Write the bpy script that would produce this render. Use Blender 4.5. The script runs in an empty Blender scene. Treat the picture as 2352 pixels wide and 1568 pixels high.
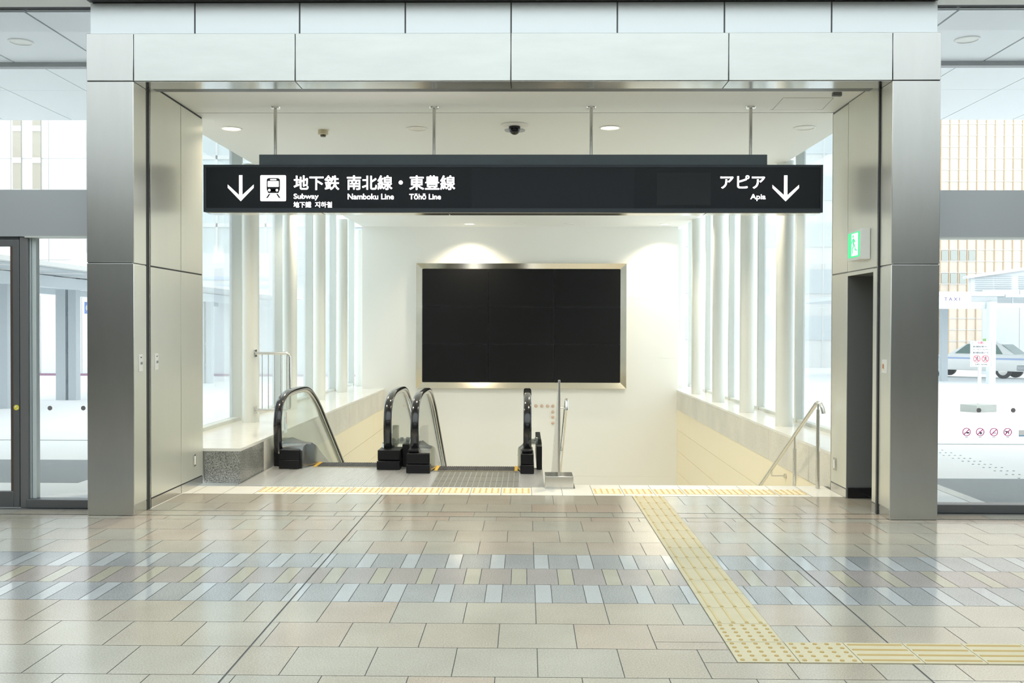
import bpy, bmesh, math, random
from mathutils import Vector, Matrix
random.seed(7)
SC = bpy.context.scene
COL = SC.collection
PI = math.pi

# ------------------------------------------------------------------ camera
F_PX, YAW, PITCH, ROLL, EYE = 2192.8, 0.0146, 0.0127, 0.0027, 1.6012
cy, sy, cp, sp = math.cos(YAW), math.sin(YAW), math.cos(PITCH), math.sin(PITCH)
fwd = Vector((-sy * cp, cy * cp, -sp)); rgt = Vector((cy, sy, 0)); upv = rgt.cross(fwd)
cr, sr = math.cos(ROLL), math.sin(ROLL)
r2 = cr * rgt + sr * upv; u2 = -sr * rgt + cr * upv
cam_d = bpy.data.cameras.new('camera'); cam = bpy.data.objects.new('camera', cam_d); COL.objects.link(cam)
cam_d.sensor_width = 36; cam_d.sensor_fit = 'HORIZONTAL'; cam_d.lens = F_PX / 2352 * 36
cam_d.clip_start = 0.05; cam_d.clip_end = 500
M = Matrix((r2, u2, -fwd)).transposed().to_4x4(); M.translation = (0, 0, EYE)
cam.matrix_world = M
SC.camera = cam

# ------------------------------------------------------------------ sky, exposure
SKY = 3.1
w = bpy.data.worlds.new('sky'); SC.world = w; w.use_nodes = True
bg = w.node_tree.nodes['Background']; bg.inputs[0].default_value = (0.945, 0.982, 1.0, 1); bg.inputs[1].default_value = SKY
SC.view_settings.view_transform = 'Standard'; SC.view_settings.look = 'None'
SC.view_settings.gamma = 1; SC.view_settings.exposure = 0.0; SC.view_settings.use_curve_mapping = False
SC.cycles.use_denoising = True
SC.cycles.max_bounces = 14; SC.cycles.diffuse_bounces = 8; SC.cycles.glossy_bounces = 6
SC.cycles.transparent_max_bounces = 32; SC.cycles.sample_clamp_indirect = 6

# ------------------------------------------------------------------ materials
def nodes(m):
    return m.node_tree.nodes, m.node_tree.links

def mat(name, col, rough=0.5, metal=0.0, var=0.0, vscale=(8, 8, 8), bump=0.0, bscale=60, emit=0.0, spec=None, rvar=0.0, coat=0.0):
    m = bpy.data.materials.new(name); m.use_nodes = True
    N, L = nodes(m); b = N['Principled BSDF']
    b.inputs['Base Color'].default_value = (*col, 1); b.inputs['Roughness'].default_value = rough
    b.inputs['Metallic'].default_value = metal
    if spec is not None: b.inputs['Specular IOR Level'].default_value = spec
    if coat: b.inputs['Coat Weight'].default_value = coat; b.inputs['Coat Roughness'].default_value = 0.05
    if emit:
        b.inputs['Emission Color'].default_value = (*col, 1); b.inputs['Emission Strength'].default_value = emit
    if var or bump or rvar:
        tc = N.new('ShaderNodeTexCoord'); mp = N.new('ShaderNodeMapping'); L.new(tc.outputs['Object'], mp.inputs[0])
        mp.inputs['Scale'].default_value = vscale
    if var or rvar:
        n = N.new('ShaderNodeTexNoise'); n.inputs['Scale'].default_value = 1; n.inputs['Detail'].default_value = 5
        n.inputs['Roughness'].default_value = 0.65
        L.new(mp.outputs[0], n.inputs['Vector'])
    if var:
        r = N.new('ShaderNodeValToRGB')
        r.color_ramp.elements[0].position = 0.3; r.color_ramp.elements[1].position = 0.7
        r.color_ramp.elements[0].color = (*[max(0, c * (1 - var)) for c in col], 1)
        r.color_ramp.elements[1].color = (*[min(1, c * (1 + var)) for c in col], 1)
        L.new(n.outputs['Fac'], r.inputs[0]); L.new(r.outputs[0], b.inputs['Base Color'])
    if rvar:
        mr = N.new('ShaderNodeMapRange'); mr.inputs['From Min'].default_value = 0.3; mr.inputs['From Max'].default_value = 0.7
        mr.inputs['To Min'].default_value = max(0.02, rough - rvar); mr.inputs['To Max'].default_value = rough + rvar
        L.new(n.outputs['Fac'], mr.inputs['Value']); L.new(mr.outputs[0], b.inputs['Roughness'])
    if bump:
        n2 = N.new('ShaderNodeTexNoise'); n2.inputs['Scale'].default_value = bscale; n2.inputs['Detail'].default_value = 3
        L.new(tc.outputs['Object'], n2.inputs['Vector'])
        bp = N.new('ShaderNodeBump'); bp.inputs['Strength'].default_value = bump; bp.inputs['Distance'].default_value = 0.004
        L.new(n2.outputs['Fac'], bp.inputs['Height']); L.new(bp.outputs[0], b.inputs['Normal'])
    return m

def speckle(name, dark, light, scale, rough, mid=None, bump=0.0, spec=0.5):
    """polished granite / stone tile: fine grain between two colours"""
    m = bpy.data.materials.new(name); m.use_nodes = True
    N, L = nodes(m); b = N['Principled BSDF']; b.inputs['Roughness'].default_value = rough
    b.inputs['Specular IOR Level'].default_value = spec
    tc = N.new('ShaderNodeTexCoord')
    n = N.new('ShaderNodeTexNoise'); n.inputs['Scale'].default_value = scale; n.inputs['Detail'].default_value = 2; n.inputs['Roughness'].default_value = 0.6
    n3 = N.new('ShaderNodeTexNoise'); n3.inputs['Scale'].default_value = 1.7; n3.inputs['Detail'].default_value = 3
    L.new(tc.outputs['Object'], n.inputs['Vector']); L.new(tc.outputs['Object'], n3.inputs['Vector'])
    a = N.new('ShaderNodeMath'); a.operation = 'MULTIPLY_ADD'; a.inputs[1].default_value = 0.45; 
    L.new(n3.outputs['Fac'], a.inputs[0]); L.new(n.outputs['Fac'], a.inputs[2])
    r = N.new('ShaderNodeValToRGB')
    r.color_ramp.elements[0].position = 0.52; r.color_ramp.elements[1].position = 0.92
    r.color_ramp.elements[0].color = (*dark, 1); r.color_ramp.elements[1].color = (*light, 1)
    L.new(a.outputs[0], r.inputs[0]); L.new(r.outputs[0], b.inputs['Base Color'])
    if bump:
        bp = N.new('ShaderNodeBump'); bp.inputs['Strength'].default_value = bump; bp.inputs['Distance'].default_value = 0.003
        L.new(n.outputs['Fac'], bp.inputs['Height']); L.new(bp.outputs[0], b.inputs['Normal'])
    return m

def glass(name, tint=(0.96, 0.975, 0.975), f0=0.045, haze=0.0, hazecol=(0.95, 0.98, 1)):
    m = bpy.data.materials.new(name); m.use_nodes = True
    N, L = nodes(m); N.clear()
    out = N.new('ShaderNodeOutputMaterial'); tr = N.new('ShaderNodeBsdfTransparent'); gl = N.new('ShaderNodeBsdfGlossy'); mx = N.new('ShaderNodeMixShader')
    tr.inputs[0].default_value = (*tint, 1); gl.inputs['Roughness'].default_value = 0.02
    g = N.new('ShaderNodeNewGeometry'); d = N.new('ShaderNodeVectorMath'); d.operation = 'DOT_PRODUCT'
    L.new(g.outputs['Incoming'], d.inputs[0]); L.new(g.outputs['Normal'], d.inputs[1])
    ab = N.new('ShaderNodeMath'); ab.operation = 'ABSOLUTE'; L.new(d.outputs['Value'], ab.inputs[0])
    om = N.new('ShaderNodeMath'); om.operation = 'SUBTRACT'; om.inputs[0].default_value = 1; L.new(ab.outputs[0], om.inputs[1])
    pw = N.new('ShaderNodeMath'); pw.operation = 'POWER'; pw.inputs[1].default_value = 5; L.new(om.outputs[0], pw.inputs[0])
    ma = N.new('ShaderNodeMath'); ma.operation = 'MULTIPLY_ADD'; ma.inputs[1].default_value = 1 - f0; ma.inputs[2].default_value = f0
    L.new(pw.outputs[0], ma.inputs[0]); L.new(ma.outputs[0], mx.inputs[0]); L.new(tr.outputs[0], mx.inputs[1]); L.new(gl.outputs[0], mx.inputs[2])
    last = mx
    if haze:  # pale translucent mix imitates veiling glare over the view outside
        df = N.new('ShaderNodeBsdfTranslucent'); df.inputs[0].default_value = (*hazecol, 1)
        m2 = N.new('ShaderNodeMixShader'); m2.inputs[0].default_value = haze
        L.new(mx.outputs[0], m2.inputs[1]); L.new(df.outputs[0], m2.inputs[2]); last = m2
    L.new(last.outputs[0], out.inputs[0])
    return m

STEEL_V = mat('brushed steel vertical', (0.66, 0.665, 0.65), 0.28, 1.0, 0.03, (6, 6, 1.2))
STEEL_H = mat('brushed steel horizontal', (0.70, 0.725, 0.705), 0.36, 1.0, 0.045, (1.3, 6, 6))
STEEL = mat('satin steel', (0.68, 0.67, 0.64), 0.25, 1.0)
STEEL_POL = mat('polished steel', (0.72, 0.67, 0.56), 0.14, 1.0)
SOFST = mat('polished soffit steel', (0.55, 0.55, 0.53), 0.16, 1.0)
JAMB = mat('satin jamb panel', (0.76, 0.755, 0.68), 0.32, 0.65, 0.02, (2, 2, 0.5))
DARKLINE = mat('dark joint', (0.03, 0.032, 0.035), 0.6)
BULK = mat('painted bulkhead panel', (0.80, 0.85, 0.88), 0.28, 0.65)
ALU = mat('grey aluminium', (0.48, 0.505, 0.53), 0.4, 0.5)
ALU_D = mat('dark grey aluminium', (0.16, 0.165, 0.17), 0.42, 0.5)
ALU_L = mat('pale aluminium mullion', (0.62, 0.65, 0.62), 0.4, 0.2)
CEIL = mat('white ceiling panel', (0.80, 0.805, 0.77), 0.6)
SOFFIT = mat('soffit panel', (0.74, 0.78, 0.82), 0.35)
WALLW = mat('white wall panel', (0.80, 0.80, 0.765), 0.55)
WALLC = mat('cream wall tile', (0.86, 0.78, 0.58), 0.5)  # cream tile, with the warm light low in the stairwell mixed into it
COLW = mat('white column paint', (0.72, 0.74, 0.70), 0.38)
GRAN = speckle('dark speckled granite', (0.06, 0.065, 0.06), (0.40, 0.40, 0.37), 95, 0.22)
GRANL = speckle('pale granite facing', (0.52, 0.505, 0.45), (0.78, 0.755, 0.67), 110, 0.4)
SILLM = mat('polished pale sill stone', (0.74, 0.73, 0.68), 0.12, 0, 0.03, (6, 6, 6))
TB = [speckle('beige tile %d' % i, a, b, 120, 0.16, bump=0.03, spec=1.0) for i, (a, b) in enumerate([
    ((0.338, 0.295, 0.236), (0.488, 0.445, 0.365)), ((0.352, 0.322, 0.263), (0.488, 0.459, 0.378)),
    ((0.330, 0.313, 0.263), (0.465, 0.449, 0.383)), ((0.352, 0.290, 0.231), (0.503, 0.436, 0.355))])]
TG = [speckle('grey tile %d' % i, a, b, 110, 0.16, bump=0.03, spec=1.0) for i, (a, b) in enumerate([
    ((0.219, 0.231, 0.237), (0.371, 0.386, 0.391)), ((0.245, 0.256, 0.258), (0.388, 0.403, 0.409))])]
TGN = speckle('polished pale grey tile', (0.352, 0.376, 0.385), (0.492, 0.515, 0.524), 140, 0.09, spec=1.0)
TBR = [speckle('brown tile %d' % i, a, b, 110, 0.16, bump=0.03, spec=1.0) for i, (a, b) in enumerate([
    ((0.262, 0.228, 0.206), (0.381, 0.340, 0.314)), ((0.271, 0.245, 0.235), (0.390, 0.357, 0.342))])]
TKH = speckle('polished khaki tile', (0.331, 0.311, 0.229), (0.447, 0.428, 0.348), 140, 0.10, spec=1.0)
TWH = mat('white stair edge tile', (0.80, 0.785, 0.72), 0.3, 0, 0.02)
GROUT = mat('dark grout', (0.13, 0.135, 0.13), 0.8)
TACT = mat('pale yellow tactile tile', (0.546, 0.493, 0.339), 0.5, 0, 0.05, (5, 5, 5))
TACTD = mat('amber tactile bump', (0.47, 0.34, 0.13), 0.5)
TACTD2 = mat('orange tactile dot', (0.74, 0.50, 0.20), 0.5)
PLATE = mat('ribbed landing plate', (0.68, 0.69, 0.69), 0.3, 0.6, 0.04, (20, 20, 20))
PLATE_D = mat('dark landing plate insert', (0.27, 0.27, 0.25), 0.4, 0.5)
RUBBER = mat('black handrail rubber', (0.012, 0.012, 0.014), 0.16, 0, coat=0.5)
BLACKP = mat('black newel plastic', (0.008, 0.008, 0.010), 0.35, spec=0.25)
COMB = mat('dark comb', (0.06, 0.06, 0.065), 0.45, 0.4)
YELLOW = mat('yellow safety edge', (0.85, 0.52, 0.06), 0.5)
DECK = mat('grey escalator deck', (0.40, 0.41, 0.42), 0.24, 0.85)
DECKC = mat('dark deck cover', (.17, .175, .18), .28, .6)
GLASS = glass('clear glass', haze=0.04)
GLASS_B = glass('balustrade glass', (0.93, 0.965, 0.94), 0.05)
GLASS_S = glass('side window glass', (0.945, 0.98, 0.98), 0.05, haze=0.18)
SIGNB = mat('charcoal sign housing', (0.04, 0.05, 0.063), 0.4, 0.3)
SIGNT = mat('slate sign cap', (0.11, 0.14, 0.165), 0.45, 0.3, 0.06, (3, 3, 3))
SIGNF = mat('black sign face', (0.010, 0.013, 0.018), 0.3, spec=0.3)
SIGNP = mat('dark blank sign film', (0.014, 0.018, 0.025), 0.33, spec=0.3)
LIT = mat('backlit white', (1, 0.985, 0.99), 0.4, emit=1.15)
LAMP_ON = mat('warm lamp diffuser', (1, 0.90, 0.70), 0.4, emit=3.0)
LAMP_OFF = mat('unlit lamp reflector', (0.80, 0.79, 0.74), 0.35)
WHITEP = mat('white plastic', (0.80, 0.80, 0.77), 0.4)
SCREEN = mat('switched-off display', (0.009, 0.0095, 0.0105), 0.3, spec=0.2)
GREEN_E = mat('backlit green', (0.03, 0.62, 0.20), 0.4, emit=1.1)
WHITE_E = mat('backlit exit white', (0.9, 1.0, 0.93), 0.4, emit=1.1)
BLKGLASS = mat('dark camera dome', (0.01, 0.01, 0.012), 0.08)
RED = mat('red', (0.80, 0.08, 0.16), 0.5)
MAGENTA = mat('magenta ring', (0.72, 0.10, 0.34), 0.5)
INK = mat('dark ink', (0.06, 0.07, 0.08), 0.6)
PURPLE = mat('purple lettering', (0.13, 0.09, 0.27), 0.6)
PAPER = mat('white board', (0.82, 0.83, 0.84), 0.5)
BLUEL = mat('pale blue line', (0.40, 0.50, 0.78), 0.5)
BLUES = mat('blue sign', (0.22, 0.34, 0.78), 0.5)
DOTG = mat('grey glass dot', (0.20, 0.19, 0.20), 0.6)
PAVE = mat('pale plaza paving', (0.717, 0.739, 0.750), 0.7, 0, 0.03, (1.2, 6, 1))
ASPH = mat('blue-grey asphalt', (0.215, 0.24, 0.26), 0.8, 0, 0.10, (12, 12, 12))
CANO = mat('white canopy steel', (0.562, 0.613, 0.637), 0.45)
CANOD = mat('grey canopy column', (0.403, 0.448, 0.476), 0.5)
HOARD = mat('white hoarding', (0.528, 0.564, 0.588), 0.5, 0, 0.015, (0.6, 0.6, 0.1))
MAROON = mat('maroon base strip', (0.22, 0.12, 0.18), 0.6)
BLD_W = mat('white building cladding', (0.575, 0.581, 0.575), 0.6)
BLD_A = mat('pale aqua glass cladding', (0.444, 0.504, 0.516), 0.25, 0, 0.10, (0.35, 0.35, 0.5))
BLD_B = mat('pale blue spandrel', (0.456, 0.504, 0.528), 0.4)
BLD_T = mat('warm tinted facade glass', (0.645, 0.578, 0.495), 0.3, 0, 0.15, (0.3, 0.3, 0.3))
BLD_O = mat('orange mullion', (0.540, 0.405, 0.270), 0.5)
BLD_G = mat('green grey window', (0.405, 0.450, 0.427), 0.2)
LOUV = mat('white louvre', (0.630, 0.665, 0.686), 0.5)
CARW = mat('white car paint', (0.826, 0.838, 0.826), 0.25, 0, coat=0.5)
CARG = mat('green tinted car glass', (0.16, 0.24, 0.22), 0.08)
TYRE = mat('tyre rubber', (0.03, 0.03, 0.034), 0.7)
CHROME = mat('dull chrome bumper', (0.35, 0.37, 0.39), 0.3, 0.8)
ORANGE = mat('orange lamp lens', (0.9, 0.35, 0.12), 0.3)
BLUESTRIPE = mat('blue car stripe', (0.38, 0.48, 0.72), 0.4)
YSTK = mat('yellow sticker', (0.78, 0.66, 0.06), 0.5)
HALLG = mat('dark hall wall', (0.02, 0.019, 0.018), 0.6)
CONC = mat('weathered concrete', (0.36, 0.38, 0.35), 0.8, 0, 0.08, (9, 9, 9))
DOTPALE = mat('pale brown wall stud', (0.60, 0.46, 0.36), 0.5)

# ------------------------------------------------------------------ mesh helpers
class MB:
    def __init__(self): self.bm = bmesh.new()
    def face(self, pts, mi=0):
        f = self.bm.faces.new([self.bm.verts.new(p) for p in pts]); f.material_index = mi; return f
    def box(self, x0, x1, y0, y1, z0, z1, mi=0):
        if x0 > x1: x0, x1 = x1, x0
        if y0 > y1: y0, y1 = y1, y0
        if z0 > z1: z0, z1 = z1, z0
        v = [self.bm.verts.new(p) for p in ((x0, y0, z0), (x1, y0, z0), (x1, y1, z0), (x0, y1, z0), (x0, y0, z1), (x1, y0, z1), (x1, y1, z1), (x0, y1, z1))]
        for q in ((3, 2, 1, 0), (4, 5, 6, 7), (0, 1, 5, 4), (1, 2, 6, 5), (2, 3, 7, 6), (3, 0, 4, 7)):
            self.bm.faces.new([v[i] for i in q]).material_index = mi
        return self
    def hexa(self, p, mi=0):
        """eight corner points: bottom four ccw, top four ccw"""
        v = [self.bm.verts.new(q) for q in p]
        for q in ((3, 2, 1, 0), (4, 5, 6, 7), (0, 1, 5, 4), (1, 2, 6, 5), (2, 3, 7, 6), (3, 0, 4, 7)):
            self.bm.faces.new([v[i] for i in q]).material_index = mi
        return self
    def prism(self, pts, axis, a, b, mi=0):
        """polygon in the two other axes (in x,y,z order) extruded along axis from a to b"""
        def P(p, t):
            return {'X': (t, p[0], p[1]), 'Y': (p[0], t, p[1]), 'Z': (p[0], p[1], t)}[axis]
        A = [self.bm.verts.new(P(p, a)) for p in pts]; B = [self.bm.verts.new(P(p, b)) for p in pts]
        n = len(pts); fs = [self.bm.faces.new(A[::-1]), self.bm.faces.new(B)]
        for i in range(n): fs.append(self.bm.faces.new([A[i], A[(i + 1) % n], B[(i + 1) % n], B[i]]))
        for f in fs: f.material_index = mi
        bmesh.ops.recalc_face_normals(self.bm, faces=fs)
        return self
    def cyl(self, p, q, r, n=24, r1=None, mi=0):
        p, q = Vector(p), Vector(q); d = (q - p).normalized()
        a = Vector((1, 0, 0)) if abs(d.x) < 0.9 else Vector((0, 1, 0))
        u = d.cross(a).normalized(); v = d.cross(u); r1 = r if r1 is None else r1
        A = [self.bm.verts.new(p + r * (math.cos(2 * PI * i / n) * u + math.sin(2 * PI * i / n) * v)) for i in range(n)]
        B = [self.bm.verts.new(q + r1 * (math.cos(2 * PI * i / n) * u + math.sin(2 * PI * i / n) * v)) for i in range(n)]
        fs = [self.bm.faces.new(A), self.bm.faces.new(B[::-1])]
        for i in range(n): fs.append(self.bm.faces.new([A[i], B[i], B[(i + 1) % n], A[(i + 1) % n]]))
        for f in fs: f.material_index = mi
        bmesh.ops.recalc_face_normals(self.bm, faces=fs)
        return self
    def lathe(self, prof, c, axis='Z', n=32, mi=0, sx=1, sy=1):
        """profile of (radius, height) pairs turned about an axis through c"""
        rings = []
        for r, h in prof:
            ring = []
            for i in range(n):
                a = 2 * PI * i / n; x, y = r * math.cos(a) * sx, r * math.sin(a) * sy
                o = {'Z': (x, y, h), 'Y': (x, h, y), 'X': (h, x, y)}[axis]
                ring.append(self.bm.verts.new((c[0] + o[0], c[1] + o[1], c[2] + o[2])))
            rings.append(ring)
        fs = []
        for A, B in zip(rings, rings[1:]):
            for i in range(n): fs.append(self.bm.faces.new([A[i], A[(i + 1) % n], B[(i + 1) % n], B[i]]))
        fs.append(self.bm.faces.new(rings[0][::-1])); fs.append(self.bm.faces.new(rings[-1]))
        for f in fs: f.material_index = mi
        bmesh.ops.recalc_face_normals(self.bm, faces=fs)
        return self
    def loft(self, rings, mi=0, close=True, caps=True):
        R = [[self.bm.verts.new(p) for p in r] for r in rings]; fs = []
        n = len(R[0])
        for A, B in zip(R, R[1:]):
            for i in range(n if close else n - 1): fs.append(self.bm.faces.new([A[i], A[(i + 1) % n], B[(i + 1) % n], B[i]]))
        if caps: fs.append(self.bm.faces.new(R[0][::-1])); fs.append(self.bm.faces.new(R[-1]))
        for f in fs: f.material_index = mi
        bmesh.ops.recalc_face_normals(self.bm, faces=fs)
        return self
    def tube(self, path, r, n=14, mi=0):
        path = [Vector(p) for p in path]; rings = []
        u = None
        for i, p in enumerate(path):
            t = ((path[min(i + 1, len(path) - 1)] - path[i]).normalized() + (path[i] - path[max(i - 1, 0)]).normalized()).normalized()
            if u is None:
                a = Vector((0, 0, 1)) if abs(t.z) < 0.9 else Vector((1, 0, 0)); u = t.cross(a).normalized()
            u = (u - t * u.dot(t)).normalized(); v = t.cross(u)
            rings.append([p + r * (math.cos(2 * PI * k / n) * u + math.sin(2 * PI * k / n) * v) for k in range(n)])
        return self.loft(rings, mi)
    def sweepX(self, path, sec, x, mi=0):
        """section (side offset along x, offset along the path normal) swept along a (y, z) path at x"""
        rings = []
        for i, (y, z) in enumerate(path):
            a, b = path[max(i - 1, 0)], path[min(i + 1, len(path) - 1)]
            ty, tz = b[0] - a[0], b[1] - a[1]; l = math.hypot(ty, tz); ty, tz = ty / l, tz / l
            ny, nz = -tz, ty
            rings.append([(x + s, y + h * ny, z + h * nz) for s, h in sec])
        return self.loft(rings, mi)
    def build(self, name, mats, parent=None, smooth=40, bevel=0.0, local=False):
        me = bpy.data.meshes.new(name); self.bm.to_mesh(me); self.bm.free()
        o = bpy.data.objects.new(name, me); COL.objects.link(o)
        for m in (mats if isinstance(mats, (list, tuple)) else [mats]): me.materials.append(m)
        if smooth:
            me.polygons.foreach_set('use_smooth', [True] * len(me.polygons)); me.set_sharp_from_angle(angle=math.radians(smooth))
        if bevel:
            b = o.modifiers.new('bevel', 'BEVEL'); b.width = bevel; b.segments = 2; b.limit_method = 'ANGLE'; b.angle_limit = math.radians(40)
        if parent:
            if not local: me.transform(Matrix.Translation(-wloc(parent)))
            o.parent = parent
        return o

def wloc(o):
    v = Vector((0, 0, 0))
    while o: v = v + Vector(o.location); o = o.parent
    return v

def tag(o, label=None, cat=None, group=None, kind=None):
    if label: o['label'] = label
    if cat: o['category'] = cat
    if group: o['group'] = group
    if kind: o['kind'] = kind
    return o

def thing(name, loc, label, cat, group=None):
    o = bpy.data.objects.new(name, None); COL.objects.link(o); o.location = loc; o.empty_display_size = 0.1
    return tag(o, label, cat, group)

def struct(mb, name, mats, **k):
    return tag(mb.build(name, mats, **k), kind='structure')

def sgroup(name, loc=(0, 0, 0)):
    o = bpy.data.objects.new(name, None); COL.objects.link(o); o.location = loc; o['kind'] = 'structure'; return o

def copy_tree(o, parent=None):
    c = o.copy(); COL.objects.link(c)
    if parent: c.parent = parent
    for ch in [x for x in bpy.data.objects if x.parent == o]: copy_tree(ch, c)
    return c

def text_mesh(s, bold=0.02, spacing=1.0):
    c = bpy.data.curves.new('lettering', 'FONT'); c.body = s; c.size = 1; c.offset = bold; c.resolution_u = 4; c.space_character = spacing
    o = bpy.data.objects.new('lettering', c); COL.objects.link(o)
    dg = bpy.context.evaluated_depsgraph_get(); me = bpy.data.meshes.new_from_object(o.evaluated_get(dg))
    bpy.data.objects.remove(o); bpy.data.curves.remove(c)
    return me

def lettering(s, x0, x1, z0, z1, y, m, parent, bold=0.02, depth=0.002, facing=None, name='lettering', spacing=1.0):
    """text fitted to a box in the x-z plane at y, facing -Y, with a small real thickness"""
    me = text_mesh(s, 0.0, spacing); xs = [v.co.x for v in me.vertices]; ys = [v.co.y for v in me.vertices]
    a, b, c, d = min(xs), max(xs), min(ys), max(ys)
    bm = bmesh.new()
    shifts = [(0, 0)] + ([(bold * math.cos(q * PI / 4), bold * math.sin(q * PI / 4)) for q in range(8)] if bold else [])
    for dx, dy in shifts:
        me.transform(Matrix.Translation((dx, dy, 0))); bm.from_mesh(me); me.transform(Matrix.Translation((-dx, -dy, 0)))
    bpy.data.meshes.remove(me)
    a -= bold; b += bold; c -= bold; d += bold
    for v in bm.verts:
        v.co = Vector((x0 + (v.co.x - a) / (b - a) * (x1 - x0), y, z0 + (v.co.y - c) / (d - c) * (z1 - z0)))
    r = bmesh.ops.extrude_face_region(bm, geom=bm.faces[:])
    for e in r['geom']:
        if isinstance(e, bmesh.types.BMVert): e.co.y -= depth
    bmesh.ops.recalc_face_normals(bm, faces=bm.faces)
    mb = MB(); mb.bm.free(); mb.bm = bm
    return mb.build(name, m, parent, smooth=0)

def round_rect(x0, x1, z0, z1, r, n=5):
    pts = []
    for cx, cz, a0 in ((x1 - r, z0 + r, -PI / 2), (x1 - r, z1 - r, 0), (x0 + r, z1 - r, PI / 2), (x0 + r, z0 + r, PI)):
        for i in range(n + 1):
            a = a0 + PI / 2 * i / n; pts.append((cx + r * math.cos(a), cz + r * math.sin(a)))
    return pts

def ring_pts(cx, cz, r, n=32):
    return [(cx + r * math.cos(2 * PI * i / n), cz + r * math.sin(2 * PI * i / n)) for i in range(n)]

def annulus(mb, cx, cz, ro, ri, y0, y1, n=40, mi=0):
    fs = []
    def ring(r, y): return [mb.bm.verts.new((cx + r * math.cos(2 * PI * i / n), y, cz + r * math.sin(2 * PI * i / n))) for i in range(n)]
    A, B, C, D = ring(ro, y0), ring(ri, y0), ring(ri, y1), ring(ro, y1)
    for P, Q in ((A, B), (B, C), (C, D), (D, A)):
        for i in range(n): fs.append(mb.bm.faces.new([P[i], P[(i + 1) % n], Q[(i + 1) % n], Q[i]]))
    for f in fs: f.material_index = mi
    bmesh.ops.recalc_face_normals(mb.bm, faces=fs)

# ------------------------------------------------------------------ key sizes
CZ = 3.77            # stair hall ceiling
JL, JR = -3.335, 3.06  # faces of the two jambs
PY = 8.09            # face of the steel portal
GY = 8.40            # face of the street glazing
YB = 20.2            # back wall
HC = 4.42            # concourse ceiling
EDGE = 9.84          # head of the stairs
def sillx(y, s): t = (y - 9.84) / (20.2 - 9.84); return (-2.955 - 0.053 * t) if s < 0 else (3.105 + 0.08 * t)
def sillz(y): return 0.36 - 0.026 * (y - 9.84) / (20.2 - 9.84)
def ceilx(y, s): t = (y - 10.65) / (20.2 - 10.65); return (-3.625 + 0.145 * t) if s < 0 else (3.377 - 0.10 * t)

# ------------------------------------------------------------------ floor
mb = MB()
G = 0.0022
def tile(x0, x1, y0, y1, mi):
    if x1 - x0 < 0.012 or y1 - y0 < 0.012: return
    mb.face([(x0 + G, y0 + G, 0), (x1 - G, y0 + G, 0), (x1 - G, y1 - G, 0), (x0 + G, y1 - G, 0)], mi)
MATS = TB + TG + [TGN] + TBR + [TKH, TWH, GROUT]
iB, iG, iGN, iBR, iKH, iWH, iGR = [0, 1, 2, 3], [4, 5], 6, [7, 8], 9, 10, 11
XL, XR = -12.0, 12.0
rows = [(9.189, 8.72), (8.72, 8.352), (8.336, 8.138), (8.122, 7.964)]
p = 0.3985
k = 0
y = 7.964
while y > -12:
    rows.append((y, y - p)); y -= p
PATHX0, PATHX1 = 1.023, 1.623 - 0.3
JOINTS = (-1.385, 1.86)
def cuts(x0, x1, y0, y1):
    """leave out the tactile path, the steel portal footprint and what lies outside"""
    segs = [(x0, x1)]
    out = []
    for a, b in segs:
        ym = (y0 + y1) / 2
        holes = []
        if ym > 4.89: holes.append((1.0233, 1.3233))
        elif ym > 4.59: holes.append((1.0233, 13))
        if ym > 8.4: holes += [(-13, JL), (3.3, 13)]
        segs2 = [(a, b)]
        for h0, h1 in holes:
            nx = []
            for c, d in segs2:
                if h1 <= c or h0 >= d: nx.append((c, d)); continue
                if h0 > c: nx.append((c, h0))
                if h1 < d: nx.append((h1, d))
            segs2 = nx
        out += segs2
    return out
def put(x0, x1, y0, y1, mi):
    xs = [x0] + [j for j in JOINTS if x0 < j < x1] + [x1]
    for a, b in zip(xs, xs[1:]):
        a2 = a + 0.003 if a in JOINTS else a; b2 = b - 0.003 if b in JOINTS else b
        ys = [y0] + [t for t in (4.59, 4.89) if y0 + 1e-4 < t < y1 - 1e-4 and b2 > 1.0233] + [y1]
        for c, d in zip(ys, ys[1:]):
            for e, f in cuts(a2, b2, c, d): tile(e, f, c, d, mi)
for i, (yt, yb) in enumerate(rows):
    kk = i - 4
    if i >= 4 and kk in (3, 4, 5) or (kk > 8 and (kk - 3) % 16 in (0, 1, 2)):
        c = (kk - 3) % 16
        off = 0.06 if c != 1 else 0.21
        n = int((XL - off) / 0.3) - 1
        while off + 0.3 * n < XR:
            a = off + 0.3 * n
            put(max(a, XL), min(a + 0.1, XR), yb, yt, iGN if c != 1 else iKH)
            put(max(a + 0.1, XL), min(a + 0.3, XR), yb, yt, random.choice(iG if c != 1 else iBR))
            n += 1
    else:
        off = {0: -0.14, 1: 0.056, 2: -0.045, 3: 0.155}.get(i, 0.06 if (kk % 2 == 0) else -0.138)
        n = int((XL - off) / 0.4) - 1
        while off + 0.4 * n < XR:
            a = off + 0.4 * n
            put(max(a, XL), min(a + 0.4, XR), yb, yt, random.choice(iB)); n += 1
# white tiles along the head of the stairs and escalators
ye0, ye1 = 9.195, 9.655
n = -12
while 0.06 + 0.3 * n < 3.06:
    a = 0.06 + 0.3 * n; b = a + 0.3
    a, b = max(a, JL), min(b, JR)
    if b > a:
        if b > 0.2: tile(a, b, 9.195, EDGE, iWH)
        else: tile(a, b, 9.195, 9.655, iWH)
    n += 1
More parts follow.
